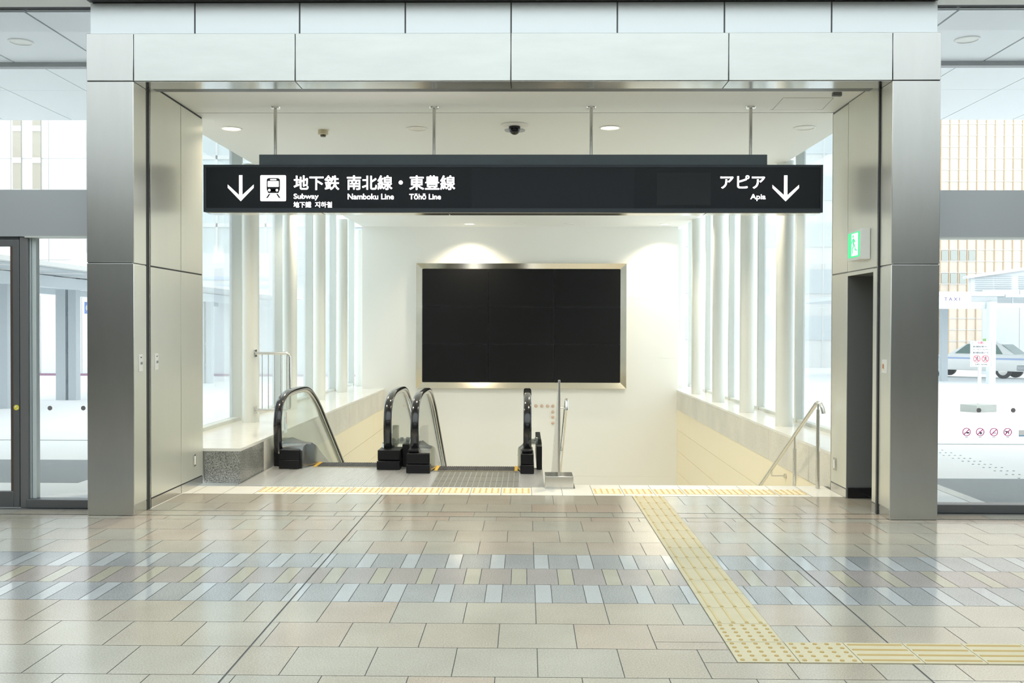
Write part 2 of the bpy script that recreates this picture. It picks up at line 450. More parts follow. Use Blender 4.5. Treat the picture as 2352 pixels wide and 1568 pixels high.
# grout bed
mb.box(XL, XR, -12, GY + 0.05, -0.12, -0.003, iGR)
mb.box(JL, JR + 0.25, GY + 0.05, 9.19, -0.12, -0.003, iGR)
mb.box(JL, 0.2, 9.19, 9.655, -0.12, -0.003, iGR)
mb.box(0.2, JR + 0.1, 9.19, EDGE - 0.001, -0.12, -0.003, iGR)
struct(mb, 'floor', MATS, smooth=0)
for yy in (8.130, 8.344):
    mb = MB(); mb.box(JL, JR, yy - 0.006, yy + 0.006, -0.003, 0.0015)
    struct(mb, 'trim_1', STEEL)

# ------------------------------------------------------------------ tactile paving
def dot(mb, x, y, r=0.012, h=0.005, mi=1):
    mb.lathe([(r, 0.004), (r * 0.75, 0.004 + h)], (x, y, 0), 'Z', 10, mi)
def bar(mb, x0, x1, y0, y1, mi=1):
    h = 0.0045
    mb.hexa([(x0, y0, 0.004), (x1, y0, 0.004), (x1, y1, 0.004), (x0, y1, 0.004),
             (x0 + .004, y0 + .004, .004 + h), (x1 - .004, y0 + .004, .004 + h), (x1 - .004, y1 - .004, .004 + h), (x0 + .004, y1 - .004, .004 + h)], mi)
def slab(mb, x0, x1, y0, y1): mb.box(x0 + .0022, x1 - .0022, y0 + .0022, y1 - .0022, -0.003, 0.004, 0)
mb = MB()
X0, Y0 = 1.0233, 4.5898
def dots(mb, x0, y0, n=5, mi=1, r=0.012, d=0.3):
    for i in range(n):
        for j in range(n): dot(mb, x0 + d * (i + .5) / n, y0 + d * (j + .5) / n, r, 0.005, mi)
for (i, j) in ((0, 0), (0, 1), (1, 0)):
    slab(mb, X0 + .3 * i, X0 + .3 * i + .3, Y0 + .3 * j, Y0 + .3 * j + .3); dots(mb, X0 + .3 * i, Y0 + .3 * j)
for i in range(2, 16):
    slab(mb, X0 + .3 * i, X0 + .3 * i + .3, Y0, Y0 + .3)
    for q in range(4):
        yc = Y0 + .3 * (q + .5) / 4; bar(mb, X0 + .3 * i + .012, X0 + .3 * i + .288, yc - .009, yc + .009)
for j in range(2, 16):
    ya, yb = Y0 + .3 * j, min(Y0 + .3 * j + .3, 9.189)
    slab(mb, X0, X0 + .3, ya, yb)
    for q in range(4):
        xc = X0 + .3 * (q + .5) / 4
        if yb - ya > .05:
            bar(mb, xc - .009, xc + .009, ya + .018, yb - .006, 2); bar(mb, xc - .011, xc + .011, ya + .008, ya + .03, 1)
tag(mb.build('tactile_path', [TACT, TACTD, mat('tan tactile bar', (0.56, 0.46, 0.25), 0.5)], smooth=0),
    'pale yellow tactile path of bars and dots turning right across the beige floor', 'tactile paving')
def strip(x0, n, label):
    mb = MB()
    for i in range(n):
        a = x0 + .3 * i
        mb.box(a + .012, a + .288, 9.30, 9.575, -0.002, 0.003, 0)
        for q in range(5):
            for s in range(5): dot(mb, a + .3 * (q + .5) / 5, 9.30 + .275 * (s + .5) / 5, 0.0105, 0.004, 1)
    tag(mb.build('tactile_strip', [mat('pale tactile field', (0.80, 0.71, 0.47), 0.5), TACTD2], smooth=0), label, 'tactile paving')
strip(-2.64, 9, 'yellow dotted warning strip in front of the two escalators')
strip(0.66, 7, 'yellow dotted warning strip at the head of the stairs, right of steel rail')

# ------------------------------------------------------------------ steel portal (trim)
PXL, PXLi, PXRi, PXR = -3.743, -3.3405, 3.0731, 3.4765
LZ0, LZ1 = 3.70, 4.102
PD = 8.355
port = sgroup('trim_2', (0, PY, 0))
def pillar(x0, x1, yb):
    for z0, z1 in ((0.004, 2.155), (2.163, LZ0 - .004), (LZ0 + .004, LZ1)):
        m = MB().box(x0, x1, PY, yb, z0, z1); m.build('column_panel', STEEL_V, port, bevel=0.003)
    MB().box(x0 + .006, x1 - .006, PY + .006, yb - .004, 0.001, LZ1 - .002).build('column_core', DARKLINE, port)
pillar(PXL, PXLi - .002, PD)
pillar(PXRi + .002, PXR, PD)
lx = [PXLi, -1.962, -0.134, 1.700, PXRi]
for a, b in zip(lx, lx[1:]):
    MB().box(a + .003, b - .003, PY, PY + .010, LZ0 + .002, LZ1).build('lintel_panel', STEEL_H, port, bevel=0.003)
MB().box(PXLi, PXRi, PY + .008, PD - .004, LZ0 + .001, LZ1 - .003).build('lintel_core', DARKLINE, port)
for a, b in zip(lx, lx[1:]):
    MB().box(a + .004, b - .004, PY + .014, PD - .012, LZ0 - .003, LZ0 + .001).build('soffit_panel', SOFST, port, smooth=0)
bl = sgroup('trim_3', (0, 8.15, LZ1))
bx = [-3.733, -2.836, -1.938, -1.035, -0.134, 0.768, 1.674, 2.578, 3.468]
for a, b in zip(bx, bx[1:]):
    MB().box(a + (.007 if a > -3.7 else 0), b - (.007 if b < 3.4 else 0), 8.15, 8.40, LZ1, 4.378).build('bulkhead_panel', BULK, bl)
MB().box(-3.72, 3.455, 8.162, 8.39, LZ1, HC).build('bulkhead_core', ALU_D, bl)
MB().box(PXLi, PXRi, 8.365, 8.60, 3.735, 4.1).build('shutter_slot', ALU_D, bl)
MB().box(PXLi, PXRi, 8.40, 8.425, 3.722, 3.74).build('shutter_rail', STEEL, bl)
MB().box(2.79, 2.87, 8.76, 8.80, 3.735, CZ).build('shutter_sensor', ALU_D, bl)

# ------------------------------------------------------------------ jamb walls
wl = sgroup('wall_left')
mb = MB(); mb.box(-3.74, JL - .004, PD, 9.79, 0, 3.9); mb.build('core', DARKLINE, wl)
def jpanel(par, x0, x1, y0, y1, z0, z1, m=JAMB): MB().box(x0, x1, y0, y1, z0, z1).build('panel', m, par, bevel=0.002)
for y0, y1 in ((PY + .004, 8.395), (8.445, 9.182), (9.192, 9.80)):
    x1 = JL if y0 > 8.4 else PXLi
    for z0, z1 in ((0.092, 2.146), (2.160, CZ - .02)):
        if y0 < 8.3: z1 = min(z1, LZ0 - .004)
        jpanel(wl, x1 - .02, x1, y0, y1, z0, z1)
    MB().box(x1 - .02, x1, y0, y1, 0.001, .08).build('skirting', STEEL, wl)
MB().box(-3.37, -3.337, 8.396, 8.444, 0, 3.72).build('shutter_guide', DARKLINE, wl)
MB().box(-3.40, -3.334, 8.414, 8.424, 0, 3.72).build('shutter_guide', STEEL, wl)
MB().box(-3.74, JL - .001, 9.785, 9.805, 0.0, 3.9).build('end_panel', JAMB, wl)
wr = sgroup('wall_right')
mb = MB(); mb.box(JR + .004, 3.4765, 9.14, 9.60, 0, 3.9); mb.box(3.32, 3.4765, 8.47, 9.14, 0, 3.9)
mb.box(JR + .004, 3.32, 8.47, 9.14, 2.115, 3.9); mb.box(JR + .004, 3.4765, PD, 8.47, 0, 3.9)
mb.build('core', mat('recess grey', (0.15, 0.155, 0.15), 0.5), wr)
for y0, y1 in ((PY + .004, 8.345), (8.385, 8.470), (9.150, 9.61)):
    for z0, z1 in ((0.092, 2.146), (2.160, CZ - .02)):
        if y0 < 8.3: z1 = min(z1, LZ0 - .004)
        if 8.3 < y0 < 8.4 and z0 > 2: continue
        x0 = JR if y0 > 8.3 else PXRi
        jpanel(wr, x0, x0 + .02, y0, y1, z0, z1)
    MB().box((JR if y0 > 8.3 else PXRi), JR + .03, y0, y1, 0.001, .08).build('skirting', STEEL, wr)
jpanel(wr, JR, JR + .02, 8.385, 9.142, 2.158, CZ - .012)
jpanel(wr, JR, JR + .02, 8.475, 9.142, 2.115, 2.148)
MB().box(3.061, 3.10, 8.347, 8.384, 0, 3.72).build('shutter_guide', DARKLINE, wr)
MB().box(3.058, 3.10, 8.361, 8.369, 0, 3.72).build('shutter_guide', STEEL, wr)
MB().box(JR + .015, 3.318, 9.125, 9.145, 0.001, 0.10).build('skirting', BLKGLASS, wr)
MB().box(JR, 3.4765, 9.60, 9.615, 0.0, 3.9).build('end_panel', JAMB, wr)

# ------------------------------------------------------------------ stair hall ceiling and roof
mb = MB()
def cquad(ya, yb, z0, z1):
    mb.hexa([(ceilx(ya, -1), ya, z0), (ceilx(ya, 1), ya, z0), (ceilx(yb, 1), yb, z0), (ceilx(yb, -1), yb, z0),
             (ceilx(ya, -1), ya, z1), (ceilx(ya, 1), ya, z1), (ceilx(yb, 1), yb, z1), (ceilx(yb, -1), yb, z1)])
cquad(8.60, 9.585, CZ, 4.0); cquad(9.601, YB + 1.6, CZ, 4.0)
struct(mb, 'ceiling', CEIL, smooth=0)
mb = MB(); mb.box(-4.1, 3.85, 9.30, YB + 2.0, 4.30, 4.37); mb.box(JL, JR, 8.62, 9.30, 4.0, 4.1)
struct(mb, 'ceiling_roof', CEIL, smooth=0)
mb = MB(); mb.box(JL, JR, 9.58, 9.606, CZ + .004, 4.0); struct(mb, 'trim_6', DARKLINE, smooth=0)
mb = MB(); mb.box(2.40, 2.86, 8.98, 8.985, CZ - .001, CZ + .01); mb.box(2.40, 2.90, 9.463, 9.468, CZ - .001, CZ + .01)
mb.hexa([(2.396, 8.98, CZ - .001), (2.401, 8.98, CZ - .001), (2.421, 9.468, CZ - .001), (2.416, 9.468, CZ - .001), (2.396, 8.98, CZ + .01), (2.401, 8.98, CZ + .01), (2.421, 9.468, CZ + .01), (2.416, 9.468, CZ + .01)])
mb.hexa([(2.862, 8.98, CZ - .001), (2.867, 8.98, CZ - .001), (2.910, 9.468, CZ - .001), (2.905, 9.468, CZ - .001), (2.862, 8.98, CZ + .01), (2.867, 8.98, CZ + .01), (2.910, 9.468, CZ + .01), (2.905, 9.468, CZ + .01)])
hat = thing('access_hatch', (2.65, 9.2, CZ), 'square access hatch outlined in the ceiling above the right end of sign', 'hatch')
mb.build('frame', ALU_D, hat, smooth=0)
MB().box(2.425, 2.86, 8.99, 9.458, CZ - .002, CZ + .01).build('panel', CEIL, hat, smooth=0)

# ------------------------------------------------------------------ side walls of the stairwell, sills
for s, nm in ((-1, 'wall_stair_left'), (1, 'wall_stair_right')):
    g = sgroup(nm)
    ya, yb = EDGE, YB + 1.8
    o = -4.05 if s < 0 else 3.80
    if s > 0: ya = 9.62
    xa, xb, za, zb = sillx(ya, s), sillx(yb, s), sillz(ya), sillz(yb)
    # sill slab
    def slabS(y0, y1, z0o, z1o, dx, nm2, m, xo=o):
        a, b = sillx(y0, s) - s * 0 + s * dx, sillx(y1, s) + s * dx
        mb = MB(); L = sorted([(a, xo)])[0]
        mb.hexa([(a, y0, sillz(y0) + z0o), (xo, y0, sillz(y0) + z0o), (xo, y1, sillz(y1) + z0o), (b, y1, sillz(y1) + z0o),
                 (a, y0, sillz(y0) + z1o), (xo, y0, sillz(y0) + z1o), (xo, y1, sillz(y1) + z1o), (b, y1, sillz(y1) + z1o)])
        bmesh.ops.recalc_face_normals(mb.bm, faces=mb.bm.faces)
        return mb.build(nm2, m, g, smooth=0)
    slabS(ya, yb, -0.03, 0.0, 0.0, 'window_sill', SILLM)
    slabS(ya + .05, yb, -0.46, -0.031, 0.03, 'core', CONC)
    # granite facing in separate slabs with joints
    yy = ya; i = 0
    while yy < yb:
        y1 = min(yy + 0.9, yb)
        zl0 = -0.415 if not (s < 0) else (-0.36 if yy < 10.9 else -0.415)
        slabS(yy + .002, y1 - .002, -0.415, -0.031, 0.002, 'facing', GRAN if (s < 0 and i < 1) else GRANL, xo=sillx(yy, s) + s * 0.03)
        yy = y1; i += 1
    if s < 0:
        MB().box(JL, -2.957, EDGE, EDGE + .03, 0.0, 0.329).build('facing', GRAN, g, smooth=0)
    # lower wall panels
    mb = MB()
    for (z0, z1) in ((-0.50, -0.065), (-0.94, -0.505), (-1.38, -0.945), (-1.9, -1.385), (-2.8, -1.905), (-5, -2.805)):
        yy = ya
        while yy < yb:
            y1 = min(yy + 3.0, yb)
            a, b = sillx(yy, s) + s * .012, sillx(y1, s) + s * .012
            mb.hexa([(a, yy + .002, z0), (a + s * .02, yy + .002, z0), (b + s * .02, y1 - .002, z0), (b, y1 - .002, z0),
                     (a, yy + .002, z1), (a + s * .02, yy + .002, z1), (b + s * .02, y1 - .002, z1), (b, y1 - .002, z1)])
            yy = y1
    bmesh.ops.recalc_face_normals(mb.bm, faces=mb.bm.faces)
    mb.build('lower_panel', WALLC, g, smooth=0)
    MB().box(sillx(15, s) + s * .06, o, ya, yb, -5, -0.1).build('core', mat('pale joint %d' % s, (0.80, 0.76, 0.62), 0.6), g, smooth=0)

# back wall
mb = MB()
for (z0, z1) in ((-5, -1.5), (-1.496, 1.0), (1.003, 2.25), (2.253, CZ)):
    mb.box(-3.473, 3.205, YB, YB + .3, z0, z1)
mb.box(-3.46, 3.19, YB + .004, YB + .29, -5, CZ)
struct(mb, 'wall_back', WALLW, smooth=0)

# stairs (inside the well) and lower landing
mb = MB(); z = 0.0; y = EDGE
for i in range(30):
    mb.box(0.2, 3.10, y, y + .30, z - .155 - .12, z - .155); y += .30; z -= .155
mb.box(-3.0, 3.1, y - .2, YB + 1.6, z - .25, z - .0)
struct(mb, 'floor_stairs', GRANL, smooth=0)

# ------------------------------------------------------------------ side windows: mullions, glass, rails
def sidewin(nm, gx, m0, m1, ys, s):
    g = sgroup(nm, (gx, 15, .36))
    for y in ys:
        MB().box(m0, m1, y, y + .065, sillz(y), 4.3).build('mullion', ALU_L, g, bevel=0.003)
    MB().box(gx - .006, gx + .006, 9.66, YB + 1.8, .40, 4.3).build('glass_pane', GLASS_S, g, smooth=0)
    mb = MB(); mb.hexa([(m0 + .02, 9.66, .33), (m1 - .02, 9.66, .33), (m1 - .02, 22, .30), (m0 + .02, 22, .30), (m0 + .02, 9.66, .405), (m1 - .02, 9.66, .405), (m1 - .02, 22, .375), (m0 + .02, 22, .375)])
    mb.build('bottom_rail', ALU_L, g)
    MB().box(m0 + .02, m1 - .02, 9.66, 22, 4.26, 4.3).build('top_rail', ALU_L, g)
sidewin('window_1', -4.0, -4.04, -3.875, (12.95, 15.15, 17.27, 19.40, 21.5), -1)
sidewin('window_2', 3.74, 3.645, 3.765, (12.95, 15.05, 17.22, 19.45, 21.5), 1)

# columns on the sills
ORD = ['nearest', 'second', 'third', 'fourth', 'farthest']
CSUF = {-1: ['nearest the granite block, holding the guard rail', 'second from the granite block', 'third from the granite block', 'fourth from the granite block', 'last before the back wall'],
        1: ['nearest the exit sign', 'second from the exit sign', 'third from the exit sign', 'fourth from the exit sign', 'last before the back wall']}
for s, cx, ys in ((-1, -3.69, (12.75, 14.87, 17.0, 19.1, 21.2)), (1, 3.37, (12.5, 14.6, 16.75, 18.85, 20.95))):
    for i, y in enumerate(ys):
        mb = MB(); zb = sillz(y) - .001
        mb.lathe([(.108, zb), (.108, CZ + .02)], (cx, y, 0), 'Z', 40, sy=1.25)
        tag(mb.build('window_column', COLW), 'white oval column on %s sill, %s' % ('left' if s < 0 else 'right', CSUF[s][i]), 'column', '%s window columns' % ('left' if s < 0 else 'right'), 'thing')

# guard rail on left sill
gr = thing('guard_rail', (-3.35, 12.6, .5), 'small stainless guard rail of thin bars fixed to left window column', 'railing')
mb = MB()
pth = [(-3.585, 12.62, 1.275), (-3.19, 12.62, 1.275)] + [(-3.19 + .055 * math.sin(a), 12.62, 1.22 + .055 * math.cos(a)) for a in (0.4, 0.8, 1.2, 1.57)] + [(-3.135, 12.62, .575)] + [(-3.19 + .055 * math.cos(a), 12.62, .575 - .055 * math.sin(a)) for a in (0.4, 0.8, 1.2, 1.57)] + [(-3.585, 12.62, .52)]
mb.tube(pth, .021); mb.build('tube_frame', STEEL, gr)
for i in range(5):
    MB().cyl((-3.50 + .082 * i, 12.62, .52), (-3.50 + .082 * i, 12.62, 1.275), .006, 10).build('bar', STEEL, gr)
for z in (1.275, .52): MB().box(-3.60, -3.583, 12.57, 12.67, z - .05, z + .05).build('bracket', STEEL, gr, bevel=.003)

# ------------------------------------------------------------------ video display on the back wall
ds = thing('display_screen', (-.1, YB, 1.67), 'large switched-off black video wall in a steel frame on the back wall', 'screen')
xo0, xo1, zo0, zo1 = -2.318, 2.111, .358, 2.989
xi0, xi1, zi0, zi1 = -2.188, 1.982, .487, 2.870
def frame_side(a, b, c, d):
    """outer edge a-b, inner edge c-d (x,z): splayed face plus return to the wall"""
    mb = MB(); yo, yi = YB - .09, YB - .035
    P = lambda q, y: (q[0], y, q[1])
    mb.hexa([P(a, YB), P(b, YB), P(d, YB), P(c, YB), P(a, yo), P(b, yo), P(d, yi), P(c, yi)])
    bmesh.ops.recalc_face_normals(mb.bm, faces=mb.bm.faces)
    mb.build('frame_side', STEEL_POL, ds, smooth=0)
frame_side((xo0, zo0), (xo1, zo0), (xi0, zi0), (xi1, zi0)); frame_side((xo1, zo0), (xo1, zo1), (xi1, zi0), (xi1, zi1))
frame_side((xo1, zo1), (xo0, zo1), (xi1, zi1), (xi0, zi1)); frame_side((xo0, zo1), (xo0, zo0), (xi0, zi1), (xi0, zi0))
mb = MB(); wq, hq = (xi1 - xi0) / 3, (zi1 - zi0) / 3
for i in range(3):
    for j in range(3):
        mb = MB().box(xi0 + wq * i + .002, xi0 + wq * (i + 1) - .002, YB - .05, YB - .002, zi0 + hq * j + .002, zi0 + hq * (j + 1) - .002)
        mb.build('display_panel', SCREEN, ds, smooth=0)

# ------------------------------------------------------------------ hanging sign
YS = 9.25
sg = thing('hanging_sign', (-.14, 9.35, 2.73), 'long black hanging sign with white subway lettering and arrows, on four rods', 'sign')
MB().box(-3.138, 2.855, YS + .012, YS + .21, 2.735, 3.192).build('housing', SIGNB, sg, bevel=.004)
fr = MB()
for a in ((-3.138, 2.855, 3.167, 3.192), (-3.138, 2.855, 2.734, 2.772), (-3.138, -3.110, 2.772, 3.167), (2.830, 2.855, 2.772, 3.167)):
    fr.box(a[0], a[1], YS, YS + .02, a[2], a[3])
fr.build('face_frame', SIGNB, sg)
MB().box(-3.110, 2.830, YS + .006, YS + .014, 2.772, 3.167).build('face', SIGNF, sg, smooth=0)
MB().box(-.531, 1.04, YS + .0045, YS + .007, 2.772, 3.167).build('blank_film', SIGNP, sg, smooth=0)
MB().box(1.259, 1.778, YS + .0045, YS + .007, 2.805, 3.117).build('blank_film', mat('grey blank film', (.020, .024, .030), .36, spec=.3), sg, smooth=0)
MB().box(-2.603, 2.326, YS + .03, YS + .19, 3.192, 3.296).build('cap_box', SIGNT, sg, bevel=.003)
for a, b in ((-3.10, -1.99), (-1.98, -.76), (-.75, 1.73), (1.74, 2.83)):
    MB().box(a, b, YS + .02, YS + .20, 2.727, 2.735).build('bottom_plate', STEEL_POL, sg)
for x in (-2.462, -.904, .631, 2.181):
    rd = MB().cyl((x, 9.352, 3.29), (x, 9.352, CZ), .017, 16).build('hanger_rod', STEEL, sg)
    MB().lathe([(.050, CZ), (.046, CZ - .012), (.018, CZ - .016)], (x, 9.352, 0)).build('rod_flange', STEEL, rd)
yt = YS + .005
def arrow(cx, half, top, tip, wz):
    mb = MB(); t = .0165
    mb.prism([(cx - t, top), (cx + t, top), (cx + t, tip + .04), (cx, tip + .02), (cx - t, tip + .04)], 'Y', yt - .003, yt)
    for s in (-1, 1):
        mb.prism([(cx, tip), (cx + s * half, wz - .031), (cx + s * half, wz), (cx + s * .0, tip + .045)], 'Y', yt - .003, yt)
    return mb.build('arrow', LIT, sg, smooth=0)
arrow(-2.775, .1265, 3.091, 2.839, 3.0); arrow(2.498, .1275, 3.091, 2.841, 3.0)
mb = MB(); mb.prism(round_rect(-2.584, -2.333, 2.839, 3.091, .012), 'Y', yt - .003, yt); pic = mb.build('train_pictogram', LIT, sg, smooth=0)
mb = MB(); mb.prism(round_rect(-2.521, -2.392, 2.936, 3.062, .022), 'Y', yt - .0045, yt - .003)
mb.prism([(-2.521, 2.955), (-2.392, 2.955), (-2.406, 2.918), (-2.507, 2.918)], 'Y', yt - .0045, yt - .003)
for a, b in ((-2.493, -2.527), (-2.420, -2.386)):
    s = 1 if b > a else -1
    mb.prism([(a - .008 * s, 2.910), (a + .006 * s, 2.910), (b, 2.870), (b - .016 * s, 2.870)], 'Y', yt - .0045, yt - .003)
mb.build('train_shape', SIGNF, pic, smooth=0)
mb = MB(); mb.prism(round_rect(-2.511, -2.403, 2.977, 3.034, .006), 'Y', yt - .006, yt - .0045); mb.prism(round_rect(-2.487, -2.426, 3.041, 3.053, .004), 'Y', yt - .006, yt - .0045)
for x in (-2.495, -2.421): mb.prism(ring_pts(x, 2.945, .0125, 16), 'Y', yt - .006, yt - .0045)
mb.build('train_lights', LIT, pic, smooth=0)
LT = [('地下鉄', -2.258, -1.815, 2.948, 3.089, .016), ('南北線', -1.740, -1.299, 2.949, 3.089, .016), ('・', -1.237, -1.198, 3.001, 3.040, .016), ('東豊線', -1.134, -.690, 2.949, 3.089, .016),
      ('Subway', -2.258, -2.017, 2.848, 2.911, .010), ('Namboku Line', -1.732, -1.285, 2.857, 2.911, .010), ('Tōhō Line', -1.134, -.828, 2.857, 2.913, .010),
      ('地下鐵', -2.260, -2.089, 2.777, 2.834, .008), ('지하철', -2.050, -1.886, 2.777, 2.834, .008), ('アピア', 1.870, 2.300, 2.963, 3.092, .016), ('Apia', 2.160, 2.306, 2.846, 2.911, .010)]
for s, a, b, c, d, bo in LT: lettering(s, a, b, c, d, yt, LIT, sg, bold=bo, depth=.003)

# ------------------------------------------------------------------ ceiling fittings
def downlight(x, y, z, on, label, grp, r=.118, power=0, spot=1.9):
    t = thing('downlight', (x, y, z), label, 'downlight', grp)
    mb = MB(); mb.lathe([(r, z), (r, z - .006), (r * .86, z - .010), (r * .80, z - .002), (r * .80, z)], (x, y, 0), 'Z', 40); mb.build('ring', WHITEP, t)
    mb = MB(); mb.lathe([(r * .80, z + .001), (r * .80, z - .003)], (x, y, 0), 'Z', 40); mb.build('diffuser', LAMP_ON if on else LAMP_OFF, t)
    if power:
        ld = bpy.data.lights.new('downlight_lamp', 'SPOT'); lo = bpy.data.objects.new('downlight_lamp', ld); COL.objects.link(lo)
        ld.energy = power; ld.color = (1, .86, .65); ld.spot_size = spot; ld.spot_blend = .7; ld.shadow_soft_size = .09
        lo.parent = t; lo.location = (0, 0, -.03)
FR = ['lit round downlight above the left end of the hanging sign', 'unlit round downlight left of the second hanger rod', 'lit round downlight right of the third hanger rod', 'unlit round downlight above the right end of the hanging sign']
for x, y, on, lb in zip((-3.24, -1.184, .896, 2.978), (10.334, 10.338, 10.297, 10.30), (1, 0, 1, 0), FR):
    if x < -3.2: x = -3.2
    downlight(x, y, CZ, on, lb, 'downlights over the sign', power=290 if on else 0, spot=2.6)
BK = ['lit downlight by the back wall, first from left above the screen', 'dim downlight by the back wall, second from left', 'dim downlight by the back wall, third from left', 'lit downlight by the back wall, at right near the window']
for x, on, lb in zip((-1.172, -.141, .888, 2.85), (1, 0, 0, 1), BK):
    downlight(x, 19.66, CZ, on, lb, 'downlights by the back wall', power=230 if on else 0, spot=2.2)
MD = ['downlight behind the sign, %s row from the entrance, %s' % (a, b) for a in ('second', 'third', 'fourth') for b in ('at left', 'left of centre', 'right of centre', 'at right')]
k = 0
for y, lit in ((12.5, (0, 1, 0, 1)), (14.85, (1, 0, 1, 0)), (17.2, (0, 1, 0, 1))):
    for x, on in zip((-3.2, -1.18, .89, 2.9), lit):
        downlight(x, y, CZ, on, MD[k], 'downlights hidden by the sign', power=180 if on else 0, spot=2.3); k += 1
sm = thing('smoke_detector', (-2.223, 10.43, CZ), 'small beige detector on the ceiling above the train pictogram', 'detector')
MB().lathe([(.055, CZ), (.055, CZ - .045), (.035, CZ - .05)], (-2.223, 10.43, 0)).build('body', mat('beige plastic', (.62, .55, .38), .5), sm)
MB().lathe([(.032, CZ - .05), (.028, CZ - .07)], (-2.223, 10.43, 0)).build('sensor_tip', mat('dark tip', (.10, .09, .07), .5), sm)
dc = thing('dome_camera', (-.127, 10.15, CZ), 'dark dome security camera in the middle of the ceiling', 'camera')
MB().lathe([(.15, CZ), (.15, CZ - .012), (.10, CZ - .02)], (-.127, 10.15, 0)).build('mount_plate', WHITEP, dc)
MB().lathe([(.062, CZ - .02), (.062, CZ - .05), (.055, CZ - .075), (.04, CZ - .093), (.018, CZ - .105)], (-.127, 10.15, 0)).build('dome', BLKGLASS, dc)
MB().lathe([(.115, CZ), (.11, CZ - .01), (.08, CZ - .012)], (-.127, 10.42, 0)).build('speaker_ring', mat('grey ring', (.4, .42, .42), .5), dc)
for x, y, lb in ((-4.984, 9.37, 'round unlit downlight in the outdoor soffit left of the portal'), (4.266, 9.35, 'round unlit downlight in the outdoor soffit right of the portal')):
    downlight(x, y, HC, 0, lb, 'soffit downlights')

# ------------------------------------------------------------------ wall plates
def plate(x, s, y, z, w, h, label, kind):
    t = thing('wall_plate', (x, y, z), label, 'switch plate' if kind != 'outlet' else 'outlet')
    f = -s  # direction the plate faces
    MB().box(x, x + f * .008, y - w / 2, y + w / 2, z - h / 2, z + h / 2).build('cover', STEEL if kind == 'outlet' else WHITEP, t, bevel=.002)
    if kind == 'key':
        MB().lathe([(.012, 0), (.012, f * .012)], (x + f * .006, y, z), 'X', 16).build('key_cylinder', CHROME, t)
        MB().box(x + f * .008, x + f * .010, y - .012, y + .012, z + .045, z + .055).build('indicator', ALU_D, t)
    elif kind == 'red':
        MB().box(x + f * .008, x + f * .013, y - .004, y + .024, z - .028, z + .028).build('switch_bezel', mat('cream bezel', (.8, .72, .5), .4), t)
        MB().box(x + f * .013, x + f * .016, y + .002, y + .018, z - .018, z + .018).build('switch_key', mat('rust red key', (.45, .09, .03), .4), t)
    else:
        MB().box(x + f * .008, x + f * .011, y - .016, y + .016, z - .042, z + .042).build('socket', WHITEP, t)
plate(PXLi, -1, 8.22, 1.30, .075, .145, 'white key switch plate on the left portal side, nearer of two', 'key')
plate(JL, -1, 8.56, 1.30, .075, .145, 'white key switch plate right of the shutter groove on left wall', 'key')
plate(JL, -1, 9.545, .275, .07, .125, 'steel socket plate low on left wall beside granite block', 'outlet')
plate(JR, 1, 9.475, .28, .075, .125, 'steel socket plate low on right wall below the handrail end', 'outlet')
plate(PXRi, 1, 8.21, 1.293, .10, .115, 'grey plate with red rocker switch on the right portal side', 'red')

# exit sign on right jamb
ex = thing('exit_sign', (3.03, 8.71, 2.36), 'green and white running-man exit sign box on the right wall', 'exit sign')
MB().box(2.972, 3.058, 8.54, 8.885, 2.235, 2.51).build('box', WHITEP, ex, bevel=.004)
MB().box(2.968, 2.973, 8.565, 8.86, 2.262, 2.486).build('green_face', GREEN_E, ex, smooth=0)
mb = MB()
def yz(pts): mb.prism(pts, 'X', 2.9655, 2.968)
yz([(8.60, 2.275), (8.76, 2.275), (8.76, 2.475), (8.60, 2.475)])
fig = mb.build('doorway_symbol', WHITE_E, ex, smooth=0)
mb = MB()
def yz2(pts): mb.prism(pts, 'X', 2.963, 2.9655)
yz2([(8.715 + .014 * math.cos(a), 2.45 + .014 * math.sin(a)) for a in [2 * PI * i / 14 for i in range(14)]])
yz2([(8.690, 2.432), (8.722, 2.430), (8.712, 2.372), (8.680, 2.365)])
yz2([(8.722, 2.428), (8.755, 2.395), (8.748, 2.388), (8.716, 2.412)]); yz2([(8.692, 2.43), (8.655, 2.40), (8.662, 2.392), (8.694, 2.415)])
yz2([(8.700, 2.372), (8.740, 2.345), (8.735, 2.295), (8.722, 2.297), (8.724, 2.338), (8.688, 2.362)])
yz2([(8.682, 2.37), (8.665, 2.325), (8.622, 2.312), (8.620, 2.325), (8.655, 2.338), (8.670, 2.375)])
mb.build('running_figure', GREEN_E, fig, smooth=0)

# ------------------------------------------------------------------ escalators
def rail_path(y0, far=19.5, curl=False):
    pts = [(.14, .10), (.065, .22), (.03, .36), (.02, .50), (.05, .62), (.115, .72), (.22, .775), (.37, .815), (.55, .835), (.80, .842), (1.10, .842), (1.35, .832), (1.55, .80), (1.72, .745), (1.95, .65), (2.2, .525)]
    if curl: pts = [(.15, .12), (.09, .165), (.045, .25)] + pts[2:]
    P = [(y0 + a, b) for a, b in pts]
    # smooth by subdividing (Catmull-Rom)
    out = []
    for i in range(len(P) - 1):
        p0, p1, p2, p3 = P[max(i - 1, 0)], P[i], P[i + 1], P[min(i + 2, len(P) - 1)]
        for t in (0, .34, .67):
            f = lambda k: .5 * (2 * p1[k] + (p2[k] - p0[k]) * t + (2 * p0[k] - 5 * p1[k] + 4 * p2[k] - p3[k]) * t * t + (3 * p1[k] - p0[k] - 3 * p2[k] + p3[k]) * t ** 3)
            out.append((f(0), f(1)))
    out.append(P[-1]); ye, ze = P[-1]
    out.append((far, ze - (far - ye) * .61))
    return out
